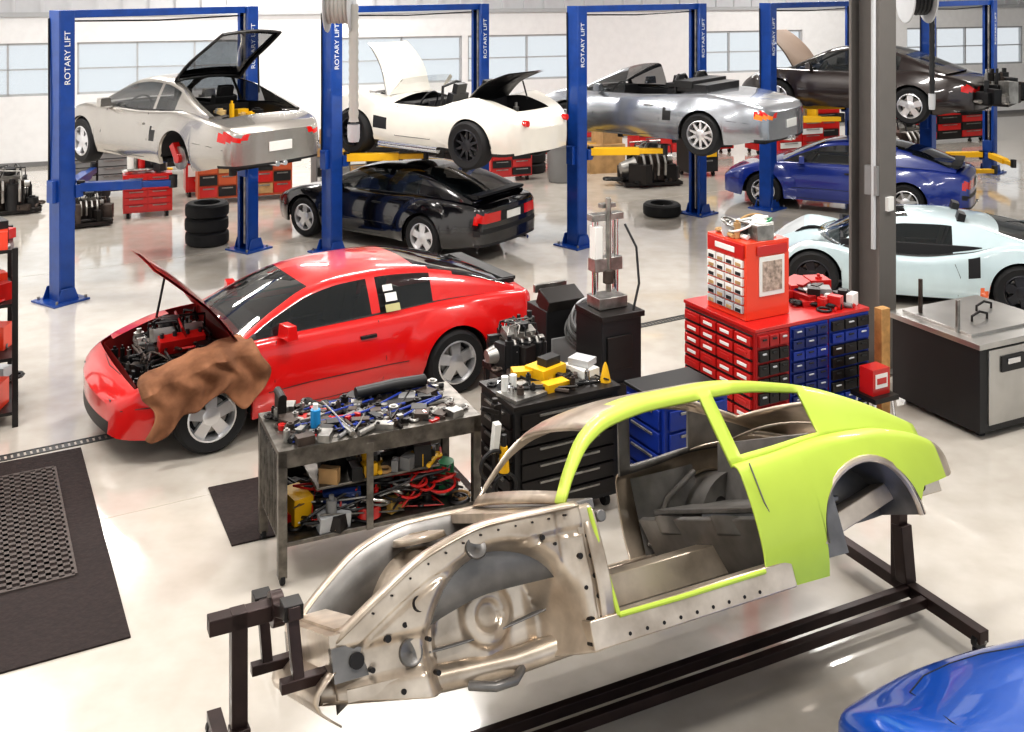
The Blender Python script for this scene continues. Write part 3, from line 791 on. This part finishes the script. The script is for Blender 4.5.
# ------------------------------------------------------------ room
OA=rad(20); ax=Vector((cos(OA),sin(OA),0)); ay=Vector((sin(OA),-cos(OA),0)); O=Vector((-13.1,22,0))
def RW(s,t,z=0): p=O+ax*s+ay*t; return (p.x,p.y,z)
FLR=bpy.data.materials.new('epoxy_floor'); FLR.use_nodes=True; nt=FLR.node_tree; b=nt.nodes['Principled BSDF']
tc=nt.nodes.new('ShaderNodeTexCoord'); n1=nt.nodes.new('ShaderNodeTexNoise'); n1.inputs['Scale'].default_value=.5; n1.inputs['Detail'].default_value=6
n2=nt.nodes.new('ShaderNodeTexNoise'); n2.inputs['Scale'].default_value=3.5; n2.inputs['Detail'].default_value=8
cr=nt.nodes.new('ShaderNodeValToRGB'); cr.color_ramp.elements[0].position=.3; cr.color_ramp.elements[1].position=.7
cr.color_ramp.elements[0].color=(.47,.425,.365,1); cr.color_ramp.elements[1].color=(.64,.605,.55,1)
mx=nt.nodes.new('ShaderNodeMath'); mx.operation='ADD'; ml=nt.nodes.new('ShaderNodeMath'); ml.operation='MULTIPLY'; ml.inputs[1].default_value=.5
nt.links.new(tc.outputs['Object'],n1.inputs['Vector']); nt.links.new(tc.outputs['Object'],n2.inputs['Vector'])
nt.links.new(n1.outputs['Fac'],mx.inputs[0]); nt.links.new(n2.outputs['Fac'],mx.inputs[1]); nt.links.new(mx.outputs[0],ml.inputs[0])
nt.links.new(ml.outputs[0],cr.inputs['Fac']); nt.links.new(cr.outputs['Color'],b.inputs['Base Color'])
b.inputs['Roughness'].default_value=.16; b.inputs['Coat Weight'].default_value=.9; b.inputs['Coat Roughness'].default_value=.05
mb=MB(); mb.add([RW(-.3,-.3),RW(34.3,-.3),RW(34.3,30),RW(-.3,30),RW(-.3,-.3,-.1),RW(34.3,-.3,-.1),RW(34.3,30,-.1),RW(-.3,30,-.1)],[(0,1,2,3),(4,5,6,7),(0,1,5,4),(1,2,6,5),(2,3,7,6),(3,0,4,7)],FLR); mb.obj('floor')
WALL=M('white_wall',(.84,.84,.84),.7); WUP=M('upper_wall_panel',(.60,.61,.63),.6); CEI=M('ceiling_white',(.80,.80,.80),.8)
H=6.0
wins=[(1.0,3.4),(3.6,7.4),(9.5,12.6),(12.75,16.0),(19.2,22.8),(26.5,31)]
z0,z1=1.55,2.72
mb=MB()
def wb_(s0,s1,za,zb,m=WALL,t0=-.2,t1=0):
    v=[RW(s0,t0,za),RW(s1,t0,za),RW(s1,t1,za),RW(s0,t1,za),RW(s0,t0,zb),RW(s1,t0,zb),RW(s1,t1,zb),RW(s0,t1,zb)]
    mb.add(v,[(0,1,2,3),(4,5,6,7),(0,1,5,4),(1,2,6,5),(2,3,7,6),(3,0,4,7)],m)
wb_(0,34,0,z0); wb_(0,34,z1,3.35); wb_(0,34,3.35,H,WUP)
p=0
for a,b_ in wins: wb_(p,a,z0,z1); p=b_
wb_(p,34,z0,z1); mb.obj('wall_back')
mb=MB()
for k in range(60): wb_(k*.57,k*.57+.08,3.4,H-.02,WUP,0,.04)
wb_(0,34,3.30,3.40,LGY,0,.07); mb.obj('trim_1')
for i,(a,b_) in enumerate(wins):
    mb=MB()
    for za,zb in((z0,z0+.05),(z1-.05,z1),((z0+z1)/2-.015,(z0+z1)/2+.015)): wb_(a,b_,za,zb,LGY,-.12,-.04)
    n=max(2,int((b_-a)/1.1))
    for k in range(n+1): x=a+(b_-a-.05)*k/n; wb_(x,x+.04,z0,z1,LGY,-.12,-.04)
    wb_(a,b_,z0,z1,M('window_pane',(.45,.55,.60),.1,0,0,alpha=.16),-.085,-.075)
    mb.obj('window_%d'%(i+1))
mb=MB(); wb_(-.2,0,0,H,WALL,-.2,26); mb.obj('wall_left')
mb=MB(); wb_(34,34.2,0,H,WALL,-.2,30); mb.obj('wall_right')
mb=MB(); wb_(-.2,34.2,H,H+.1,CEI,-.2,30); mb.obj('ceiling')
mb=MB(); wb_(0,34,0,.1,GRY,0,.02); mb.obj('baseboard_back')
DG=M('drain_steel',(.08,.08,.08),.5,.5)
mb=MB()
dd=Vector((.862,.507,0)); dn=Vector((-.507,.862,0)); s0=Vector((-3.53,9.24,0))
for q in(-.05,.05): 
    c=s0+dd*3.0+dn*q; mb.box((c.x,c.y,.003),(12.5,.018,.008),DG,rz=math.atan2(dd.y,dd.x))
for k in range(250):
    c=s0+dd*(-3.2+k*.05); mb.box((c.x,c.y,.002),(.030,.10,.006),DG,rz=math.atan2(dd.y,dd.x))
mb.obj('drain_grate')
MAT=M('rubber_mat',(.022,.013,.012),.85,noise=.3,ns=30,bump=.3); MAT2=M('perforated_mat',(.085,.068,.062),.7)
def mat_(name,c,L,Wd,rz,perf=False):
    mb=MB(); mb.box((0,0,.006),(Wd,L,.012),MAT)
    if perf:
        w,l=Wd*.70,L*.60
        nx,ny=int(w/.075),int(l/.075)
        for i in range(nx+1): mb.box((-w/2+i*w/nx-.05,.28,.018),(.034,l,.012),MAT2)
        for j in range(ny+1): mb.box((-.05,-l/2+j*l/ny+.28,.018),(w,.034,.012),MAT2)
    mb.obj(name,None,(c[0],c[1],0),rz)
mat_('floor_mat',(-3.58,7.38),2.95,1.25,rad(28),True)
mat_('floor_mat',(-1.35,8.25),.95,1.9,rad(26))
mb=MB()
for (a,b_) in (((-7,5.6),(9,14.5)),((-9,13),(10,23.5))):
    a=Vector((*a,0)); b2=Vector((*b_,0)); c=(a+b2)/2; d_=b2-a; mb.box((c.x,c.y,.0008),(d_.length,.008,.0016),M('joint_filler',(.44,.40,.34),.4),rz=math.atan2(d_.y,d_.x))
mb.obj('floor_joints')

mb=MB(); PILL=M('column_grey',(.15,.14,.13),.5,.2)
for q in(-1,1): mb.box((0,q*.16,3.0),(.32,.03,5.98),PILL)
mb.box((0,0,3.0),(.025,.32,5.98),PILL); mb.box((0,0,.015),(.5,.5,.03),PILL)
mb.cyl((-.18,-.12,1.3),(-.18,-.12,5.95),.025,LGY); mb.box((-.17,-.1,2.0),(.06,.14,.3),GRY)
mb.box((.0,-.19,1.75),(.10,.05,.14),WHT)
mb.obj('steel_column',None,(3.76,10.85,0),rad(40))
def reel(name,c,zb,r,m):
    mb=MB(); x,y,z=c
    for q in(-.14,.14): mb.lathe([(.03,0),(.32,0),(.33,.015),(.03,.02)],(x+q,y,z),(1,0,0),LGY,28)
    for k in range(5): mb.torus((x-.1+k*.05,y,z),(1,0,0),.2,.03,m,24,8)
    mb.box((x,y,z+.5),(.08,.08,.9),GRY); mb.box((x,y,z+ (6-z)/2+.2),(.06,.06,6-z-.4),GRY)
    n=int((z-zb)/.05)
    mb.lathe([(r*(1 if k%2 else .85),-k*.05) for k in range(n)],(x+.18,y-.05,z),(0,0,1),m,14)
    mb.lathe([(r*1.2,0),(r*1.2,-.14),(r*1.0,-.2)],(x+.18,y-.05,zb+.05),(0,0,1),LGY,14)
    mb.obj(name)
reel('exhaust_hose_reel',(-2.0,12.0,3.78),2.35,.06,M('hose_grey',(.42,.41,.38),.5))
reel('air_hose_reel',(5.05,13.0,3.85),2.6,.035,BLK)

# ------------------------------------------------------------ furniture
def cabinet(w,d,h,body,rows,cols,dm,faces='f',cast=.1,topm=None):
    mb=MB(); mb.box((0,0,cast+(h-cast)/2),(w,d,h-cast),body)
    if topm: mb.box((0,0,h+.015),(w+.03,d+.03,.03),topm)
    if cast>.03:
        for x in(-1,1):
            for y in(-1,1): mb.cyl((x*(w/2-.08)-.02,y*(d/2-.07),cast/2),(x*(w/2-.08)+.02,y*(d/2-.07),cast/2),cast/2,RUB,14); mb.box((x*(w/2-.08),y*(d/2-.07),cast*.85),(.05,.05,cast*.3),STL)
    def face(W_,T):
        ch=(h-cast-.06)/rows; cw=(W_-.04)/cols
        for i in range(rows):
            for j in range(cols):
                x=-W_/2+.02+cw*(j+.5); z=cast+.03+ch*(i+.5)
                m=dm[(i+j)%len(dm)] if isinstance(dm,list) else dm
                mb.T=T; mb.box((x,-.012,z),(cw*.93,.024,ch*.86),m); mb.box((x,-.03,z+ch*.28),(cw*.6,.018,ch*.12),STL)
        mb.T=Matrix.Identity(4)
    if 'f' in faces: face(w,Matrix.Translation((0,-d/2,0)))
    if 'l' in faces: face(d,Matrix.Translation((-w/2,0,0))@Matrix.Rotation(-pi/2,4,'Z'))
    return mb
A30=rad(28)
WBS=M('bench_steel',(.20,.185,.165),.35,.8,noise=.4,ns=12)
wb_e=empty('steel_workbench',(-1.03,7.52,0),(0,0,rad(24.5)))
mb=MB(); bh=.90
mb.box((0,0,bh-.02),(1.46,.70,.04),WBS); mb.box((0,-.34,bh-.06),(1.46,.02,.12),WBS)
for x in(-1,1):
    for y in(-1,1): mb.box((x*.70,y*.32,bh/2+.02),(.06,.06,bh-.06),WBS); mb.cyl((x*.70-.015,y*.32,.04),(x*.70+.015,y*.32,.04),.04,RUB,14)
mb.box((0,0,.26),(1.42,.66,.03),WBS); mb.box((0,.32,.40),(1.42,.02,.26),WBS); mb.box((0,0,.55),(.9,.5,.02),WBS)
mb.box((-.71,0,.56),(.012,.62,.58),M('perforated_steel',(.12,.115,.11),.5,.7,noise=.6,ns=60))
for k in range(11): mb.box((-.72,-.27+k*.054,.56),(.012,.012,.54),WBS)
mb.box((-.1,-.345,.55),(.05,.012,.6),WBS)
mb.obj('frame',wb_e,bevel=.004)
mb=MB()
clutter(mb,-.66,.60,-.29,.30,bh,230,[STL,STL,SBLK,SBLK,BLK,RED,SBLK,RUST,GRY,RUST,ALU],.04,.14,.06)
cables(mb,-.62,.62,-.30,.30,bh,.05,10,[BLK,SBLK,STL,BLU])
mb.cyl((-.42,-.1,bh),(-.42,-.1,bh+.14),.035,M('spray_blue',(.02,.25,.55),.4),14); mb.cyl((-.42,-.1,bh+.14),(-.42,-.1,bh+.18),.018,WHT)
mb.tube([(-.05,.18,bh+.09),(.25,.2,bh+.10),(.5,.22,bh+.09)],.045,BLK,12)
mb.box((-.6,.2,bh+.08),(.06,.12,.16),SBLK); mb.cyl((-.6,.12,bh+.16),(-.6,.3,bh+.16),.03,SBLK)
mb.box((.2,.1,bh+.03),(.34,.24,.03),SBLK,rz=.1)
mb.obj('tools_on_top',wb_e,bevel=.003)
mb=MB(); s=.28
mb.box((-.54,-.05,s+.10),(.14,.24,.18),YEL,rz=.2); mb.box((-.24,-.1,s+.14),(.26,.24,.22),M('navy_bin',(.012,.03,.12),.4),rz=-.2,rx=.3); mb.box((.02,.08,s+.13),(.22,.2,.24),CARD,rz=.3)
mb.box((-.34,-.26,s+.06),(.22,.12,.11),LGY,rz=.1,rx=.2); mb.box((.30,-.08,s+.10),(.18,.2,.16),CARD); mb.box((.12,-.2,s+.06),(.18,.12,.10),M('tan_box',(.45,.30,.08),.6),rz=.5)
mb.cyl((-.08,-.24,s+.02),(-.08,-.24,s+.10),.09,RED,18); mb.cyl((.53,-.1,s),(.53,-.1,s+.22),.08,GRN,18)
for k in range(26):
    x=rnd.uniform(-.1,.6); y=rnd.uniform(-.28,.2); mb.torus((x,y,s+.10+rnd.random()*.16),(rnd.random()-.5,rnd.random()-.5,1),rnd.uniform(.05,.12),.010,rnd.choice([BLK,RED,BLK,BLK,STL]),20,6)
cables(mb,-.6,.62,-.33,.25,s,.25,34,[BLK,BLK,RED,SBLK,STL,RED])
clutter(mb,-.62,.62,-.29,.28,s,130,[RUST,BLK,RED,SBLK,CARD,BLK,GRY,RUST,SBLK],.05,.18,.18)
clutter(mb,-.42,.42,-.22,.22,.56,50,[YEL,BLK,SBLK,CARD,BLK,GRY,RUST],.06,.16,.15)
mb.obj('stored_parts',wb_e,bevel=.004)
mb=MB()
mb.cyl((0,0,.02),(0,0,1.10),.022,SBLK); mb.cyl((0,0,0),(0,0,.03),.10,SBLK,20)
mb.box((0,-.02,1.0),(.06,.05,.14),SBLK); mb.box((-.02,-.05,.85),(.05,.05,.22),WHT,rx=.2); mb.cyl((.04,-.06,.6),(.04,-.06,.78),.04,YEL,14,.025); mb.cyl((.04,-.06,.78),(.04,-.06,.86),.02,BLK)
mb.torus((-.04,-.06,.66),(0,1,0),.10,.014,BLK); mb.torus((.04,-.07,.5),(0,1,0),.09,.012,BLK); mb.box((-.06,-.04,1.04),(.14,.03,.03),SBLK,ry=.4)
mb.obj('drill_rack_pole',None,(-.12,7.30,0),A30,bevel=.004)
mb=cabinet(.90,.55,.90,BLK,6,1,SBLK,'fl',.1,SBLK)
mb.box((-.3,-.1,.94),(.30,.24,.03),STL,rz=.2)
mb.box((.02,.10,.98),(.26,.2,.12),YEL,rz=.3); mb.box((.05,.10,1.07),(.16,.1,.06),BLK,rz=.3); mb.box((-.16,.15,.97),(.16,.12,.10),YEL,rz=-.3); mb.box((-.02,-.12,.96),(.20,.1,.06),YEL,rz=.1)
mb.box((.30,.02,.97),(.16,.24,.08),WHT,rz=.2); mb.box((.32,.04,1.04),(.14,.18,.05),LGY,rz=.5); mb.lathe([(.045,0),(.04,.02),(.018,.12),(.005,.15)],(.40,-.17,.93),(0,0,1),YEL,16)
for k in range(2): mb.cyl((-.40+.07*k,-.02,.92),(-.40+.07*k,-.02,1.06),.028,[WHT,WHT][k],12)
clutter(mb,-.38,.38,-.20,.20,.925,70,[STL,BLK,SBLK,CHR,WHT,RUST,BLK],.05,.13,.08); cables(mb,-.4,.4,-.25,.25,.93,.06,8,[BLK,SBLK])
mb.obj('tool_cart',None,(.29,8.02,0),A30,bevel=.005)
mb=cabinet(.60,.5,.86,BLU,4,1,BLU,'fl',.12,BLK); mb.obj('blue_tool_cart',None,(1.28,8.10,0),A30,bevel=.006)
mb=MB(); w,d,h=1.3,.95,1.10
REDD=M('deep_red_bins',(.34,.012,.012),.4)
mb.box((0,0,.05+.52),(w,d,1.04),REDD); mb.box((0,0,1.11),(w+.02,d+.02,.03),RED)
for r_ in range(9):
    for c_ in range(4):
        y=d/2-.02-(c_+.5)*(d-.04)/4; z=.12+(r_+.5)*.105
        mb.box((-w/2-.014,y,z),(.03,.205,.076),RED); mb.box((-w/2-.031,y,z+.0),(.006,.12,.028),WHT if (r_*3+c_)%4 else RED); mb.box((-w/2-.012,y,z+.050),(.01,.22,.014),SBLK)
xs=-w/2
BD=M('dark_navy_bins',(.004,.015,.11),.4)
for j,(wj,m1,m2,rows_) in enumerate([(.36,REDD,SBLK,8),(.44,BLU,BD,10),(.48,BLU,SBLK,9)]):
    mb.box((xs+wj/2,-d/2-.006,.6),(wj-.01,.012,.98),m1)
    cols_=3
    for r_ in range(rows_):
        for c_ in range(cols_):
            cw=(wj-.03)/cols_; chh=.96/rows_; mm=[m2,m1][(r_%5)==2]
            mb.box((xs+.015+cw*(c_+.5),-d/2-.022,.12+chh*(r_+.5)),(cw*.9,.03,chh*.78),mm); mb.box((xs+.015+cw*(c_+.5),-d/2-.04,.12+chh*(r_+.65)),(cw*.4,.012,chh*.12),LGY if (r_+c_)%3==0 else BLK)
    xs+=wj+.01
clutter(mb,.16,.6,-.4,.4,1.125,70,[BLK,WHT,GRY,RED,RED,SBLK,BLU,BLK],.06,.2,.14)
for k in range(3): mb.box((.35+.03*k,-.1+.12*k,1.17+.02*k),(.3,.22,.08),[REDD,BLK,REDD][k],rz=.2*k)
mb.obj('parts_cabinet',None,(2.38,9.40,0),A30,bevel=.004)
mb=MB(); w,d,h=.48,.52,.66
mb.box((0,0,h/2),(w,d,h),ORR)
for r_ in range(6):
    for c_ in range(4): 
        y=-d/2+.02+(c_+.5)*(d-.04)/4; z=.05+(r_+.5)*.078
        mb.box((-w/2-.012,y,z),(.026,.105,.062),WHT if r_>1 else LGY); mb.box((-w/2-.026,y,z-.01),(.006,.07,.03),CARD if (r_+c_)%2 else BLK)
mb.box((-w/2-.01,0,.585),(.02,d*.92,.12),RED); mb.box((-w/2-.022,0,.585),(.006,.26,.05),WHT)
mb.box((.04,-d/2-.005,.36),(.28,.012,.34),WHT); mb.box((.04,-d/2-.012,.36),(.22,.006,.26),M('poster',(.45,.36,.3),.6,noise=.5,ns=25)); mb.box((.04,-d/2-.008,.585),(.34,.01,.08),RED)
clutter(mb,-.2,.2,-.2,.2,h,34,[WHT,CARD,STL,WHT,LGY,BLK],.08,.2,.16); 
for k in range(5): mb.torus((rnd.uniform(-.12,.12),rnd.uniform(-.1,.1),h+.1),(rnd.random()-.5,rnd.random()-.5,1),.12,.012,[STL,WHT,CARD,STL,GRN][k],20,6)
mb.obj('parts_drawer_unit',None,(2.09,9.22,1.128),A30,bevel=.004)
mb=MB(); mb.box((0,0,.61),(.20,.15,.22),RED); mb.box((0,-.077,.62),(.14,.006,.12),WHT); mb.box((0,-.081,.62),(.11,.004,.05),RED); mb.box((0,0,.48),(.28,.28,.04),SBLK)
for x in(-1,1):
    for y in(-1,1): mb.cyl((x*.1,y*.1,.46),(x*.14,y*.14,0),.012,CHR,8)
mb.obj('red_box_on_stool',None,(3.12,8.95,0),A30)
mb=MB(); mb.box((0,0,.52),(.11,.09,1.04),WOOD); mb.box((0,0,.01),(.2,.2,.02),WOOD); mb.obj('timber_post',None,(3.40,9.55,0),A30,bevel=.005)
mb=MB(); mb.box((0,0,.43),(1.15,1.0,.74),BLK); 
BST=M('brushed_stainless',(.50,.49,.47),.28,.9,noise=.12,ns=3)
for x in(-1,1):
    for y in(-1,1): mb.cyl((x*.45,y*.4,0),(x*.45,y*.4,.08),.04,BLK)
mb.box((0,0,.83),(1.22,1.06,.05),BST); mb.box((0,.05,.865),(1.0,.8,.03),BST); mb.box((.05,-.505,.45),(1.05,.02,.66),BST); mb.box((-.18,-.52,.64),(.3,.02,.14),BLK)
mb.box((-.18,-.535,.66),(.16,.01,.05),CHR); mb.box((.3,-.52,.6),(.3,.02,.3),GRY)
for x,y in((-.2,-.1),(.1,.1)): mb.tube([(x,y,.88),(x,y,.93),(x+.1,y,.96),(x+.2,y,.93),(x+.2,y,.88)],.012,SBLK)
mb.cyl((-.5,-.2,.85),(-.5,-.2,1.15),.02,STL); mb.cyl((-.42,.3,.85),(-.42,.3,1.2),.02,RUST)
mb.obj('parts_washer',None,(4.40,9.82,0),rad(26),bevel=.006)
mb=MB(); mb.box((0,0,.55),(.42,.44,.96),BLK); mb.box((0,0,.03),(.52,.52,.06),SBLK); mb.box((0,-.02,1.04),(.46,.46,.05),SBLK); mb.box((-.03,-.23,.72),(.26,.02,.3),SBLK); mb.box((-.03,-.24,.3),(.3,.02,.3),SBLK)
for x in(-.11,.11): mb.cyl((x,.05,1.06),(x,.05,1.86),.03,CHR,16)
mb.box((0,.05,1.88),(.34,.10,.06),STL); mb.box((0,.05,1.45),(.30,.12,.12),STL); mb.cyl((0,0,1.2),(0,0,2.06),.025,STL); mb.cyl((0,0,1.28),(0,0,1.40),.05,RUST)
mb.box((-.10,.05,1.65),(.08,.10,.3),WHT); mb.box((0,.02,1.12),(.30,.22,.10),STL); mb.box((.02,.05,1.98),(.16,.06,.04),STL)
mb.tube([(.18,0,1.8),(.24,-.1,1.6),(.2,-.2,1.3),(.1,-.25,1.08)],.012,BLK)
mb.obj('boring_machine',None,(.88,9.5,0),A30,bevel=.005)
mb=MB(); mb.box((0,0,.5),(.42,.38,.82),BLK); mb.box((0,-.1,.97),(.40,.22,.16),SBLK,rx=.4); 
for k in range(11): mb.torus((.16+.02*(k%3),-.22-.010*k,.66+.02*k),(.2,1,.1),.15+.01*(k%4),.013,[GRY,LGY,LGY][k%3],28,6)
for x in(-1,1): mb.cyl((x*.2,.2,.06),(x*.22,.2,.06),.06,RUB)
mb.box((0,-.20,.5),(.32,.02,.3),GRY); mb.box((0,.1,1.05),(.36,.04,.08),STL); mb.box((0,0,.05),(.4,.36,.1),SBLK)
mb.obj('service_machine',None,(.42,10.10,0),A30,bevel=.01)
mb=MB(); engine(mb,(0,0,.60),.62,SBLK); mb.box((0,0,.58),(.5,.42,.05),SBLK)
for x in(-1,1):
    for y in(-1,1): mb.box((x*.22,y*.18,.29),(.04,.04,.58),SBLK)
clutter(mb,-.22,.22,-.18,.18,.6,36,[BLK,SBLK,RUST,BLK],.1,.2,.28)
mb.obj('engine_on_stand',None,(.05,9.35,0),A30)

def tchest(name,x,y,w,h,body,drw,rz=rad(22),rows=5,cols=2,d=.5,top=None,cl=None):
    mb=cabinet(w,d,h,body,rows,cols,drw,'f',.1,top)
    if cl: clutter(mb,-w/2+.1,w/2-.1,-.2,.2,h+.03,cl,[STL,BLK,RED,GRY,CARD,YEL,WHT,BLK],.08,.25,.3)
    mb.obj(name,None,(x,y,0),rz)
ROR=M('rust_orange',(.45,.09,.03),.5)
tchest('red_tool_chest',-6.35,18.1,.8,.75,RED,RED,cl=20)
tchest('storage_rack',-5.0,19.4,1.7,1.0,ROR,[RED,BLK,ROR,CARD],rows=4,cols=5,cl=34)
tchest('storage_rack',-3.4,20.4,1.0,.9,GRY,[WHT,BLK,GRY,CARD],rows=4,cols=3,cl=20)
tchest('workbench_cabinet',-7.9,19.8,1.2,.9,SBLK,GRY,top=BLK,cl=18)
tchest('black_tool_cabinet',-2.4,22.9,3.4,1.0,BLK,SBLK,rows=6,cols=4,top=LGY,cl=34)
tchest('red_tool_chest',-.1,21.4,.9,.95,RED,[RED,BLK],cl=12)
tchest('red_tool_chest',4.0,24.6,2.6,1.1,RED,[RED,RED,BLK],rows=5,cols=3,cl=30)
tchest('red_tool_chest',6.8,25.2,2.4,1.3,RED,[RED,BLK],rows=6,cols=3,cl=30)
tchest('red_tool_chest',1.2,24.4,1.6,1.1,REDD,[RED,BLK,GRY],rows=6,cols=2,cl=20)
tchest('red_tool_chest',6.3,23.2,1.2,1.0,RED,[RED,RED,WHT],rows=6,cols=2,cl=14)
tchest('black_tool_cabinet',10.6,26.4,3.2,1.1,BLK,[SBLK,RED],rows=5,cols=4,top=LGY,cl=34)
tchest('black_tool_cabinet',-6.6,22.9,3.0,.95,BLK,SBLK,rows=5,cols=4,top=LGY,cl=24)
tchest('black_tool_cabinet',12.0,22.6,1.0,1.0,BLK,[SBLK,RED],rows=5,cols=1,cl=10)
tchest('service_cart',-5.9,19.9,.7,1.15,RED,[RED,WHT,BLK],rows=4,cols=1,cl=12)
tchest('service_cart',3.9,21.9,.7,.95,BLK,[BLK,YEL,GRY],rows=3,cols=1,cl=16)
for x,y,s in((-8.9,18.3,1.1),(2.75,20.9,1.2),(9.0,23.9,1.3),(7.9,22.6,1.0),(-7.1,17.4,.7)):
    mb=MB(); engine(mb,(0,0,.12),s,SBLK); clutter(mb,-.45*s,.45*s,-.3,.3,.09,44,[BLK,RUST,SBLK,SBLK],.12,.35*s,.4); mb.box((0,0,.06),(1.0*s,.65,.06),SBLK)
    mb.obj('engine_on_dolly',None,(x,y,0),rnd.uniform(0,1))
def tires(x,y,n):
    mb=MB()
    for k in range(n):
        mb.lathe([(.2,0),(.29,0),(.325,.03),(.33,.1),(.325,.18),(.29,.21),(.2,.21),(.19,.1),(.2,0)],(rnd.uniform(-.01,.01),rnd.uniform(-.01,.01),k*.215),(0,0,1),RUB,28)
        mb.lathe([(.19,.05),(.03,.05)],(0,0,k*.215),(0,0,1),RIM if k==n-1 else DRK,20)
        if k==n-1:
            for q in range(5): a=q*2*pi/5; mb.box((.1*cos(a),.1*sin(a),k*.215+.12),(.17,.04,.03),RIM,rz=a)
    mb.obj('tire_stack',None,(x,y,0))
tires(-4.72,16.1,3); tires(2.62,18.1,1); tires(-7.5,18.5,2); tires(.4,22.3,3)
mb=MB(); mb.lathe([(.24,0),(.27,.05),(.29,.7),(.31,.72),(.31,.78),(.22,.86),(.02,.88)],(0,0,0),(0,0,1),GRY,28); mb.obj('waste_bin',None,(1.0,21.2,0))
mb=MB(); mb.box((0,0,.3),(.8,.6,.6),CARD); mb.box((0,0,.604),(.8,.05,.006),YEL); mb.box((.1,0,.75),(.5,.45,.3),CARD,rz=.2); mb.obj('cardboard_boxes',None,(1.95,22.4,0),.3)
def shelf(name,x,y,rz,w,d,h):
    mb=MB()
    for a in(-1,1):
        for b in(-1,1): mb.box((a*w/2,b*d/2,h/2),(.05,.05,h),SBLK)
    for k in range(4):
        z=.12+k*(h-.15)/3; mb.box((0,0,z),(w,d,.03),SBLK)
        clutter(mb,-w/2+.1,w/2-.1,-d/2+.1,d/2-.1,z+.015,16,[BLK,RED,GRY,BLK,ORR,LGY],.12,.3,.26)
    mb.obj(name,None,(x,y,0),rz)
shelf('storage_shelf',-4.96,9.75,rad(28),.5,1.0,1.62)
shelf('storage_shelf',-10.6,19.4,rad(20),.8,1.2,1.9)
shelf('storage_shelf',13.4,25.0,rad(20),1.2,.6,1.9)

# ------------------------------------------------------------ lights
def area(p,sx,sy,en,col=(1,.97,.93)):
    l=bpy.data.lights.new('ceiling_light','AREA'); l.shape='RECTANGLE'; l.size=sx; l.size_y=sy; l.energy=en; l.color=col
    o=bpy.data.objects.new('ceiling_light',l); SC.collection.objects.link(o); o.location=p; o.rotation_euler=(0,0,rad(28)); return o
for (x,y,k) in ((-5,7,.8),(0,7.5,.9),(5,8.5,1),(-7,13,1),(-1.5,13.5,1),(4,14.5,1),(-7.5,18.5,1),(-1,20,1),(5,21,1),(11,20,1),(1,2.5,.75),(9,26,1),(-5,23.5,1)):
    area((x,y,5.85),2.2,.45,222*k)
w=bpy.data.worlds.new('World'); SC.world=w; w.use_nodes=True; w.node_tree.nodes['Background'].inputs[0].default_value=(.92,.96,1,1); w.node_tree.nodes['Background'].inputs[1].default_value=.88
cd=bpy.data.cameras.new('camera'); cam=bpy.data.objects.new('camera',cd); SC.collection.objects.link(cam)
cam.location=(0,0,4.0); cam.rotation_euler=(pi/2,0,0); cd.lens=36.56; cd.sensor_width=36; cd.shift_y=-.372; cd.clip_end=200
SC.camera=cam
SC.view_settings.view_transform='Standard'
try: SC.view_settings.look='Medium High Contrast'
except Exception as ex: print('look',ex)
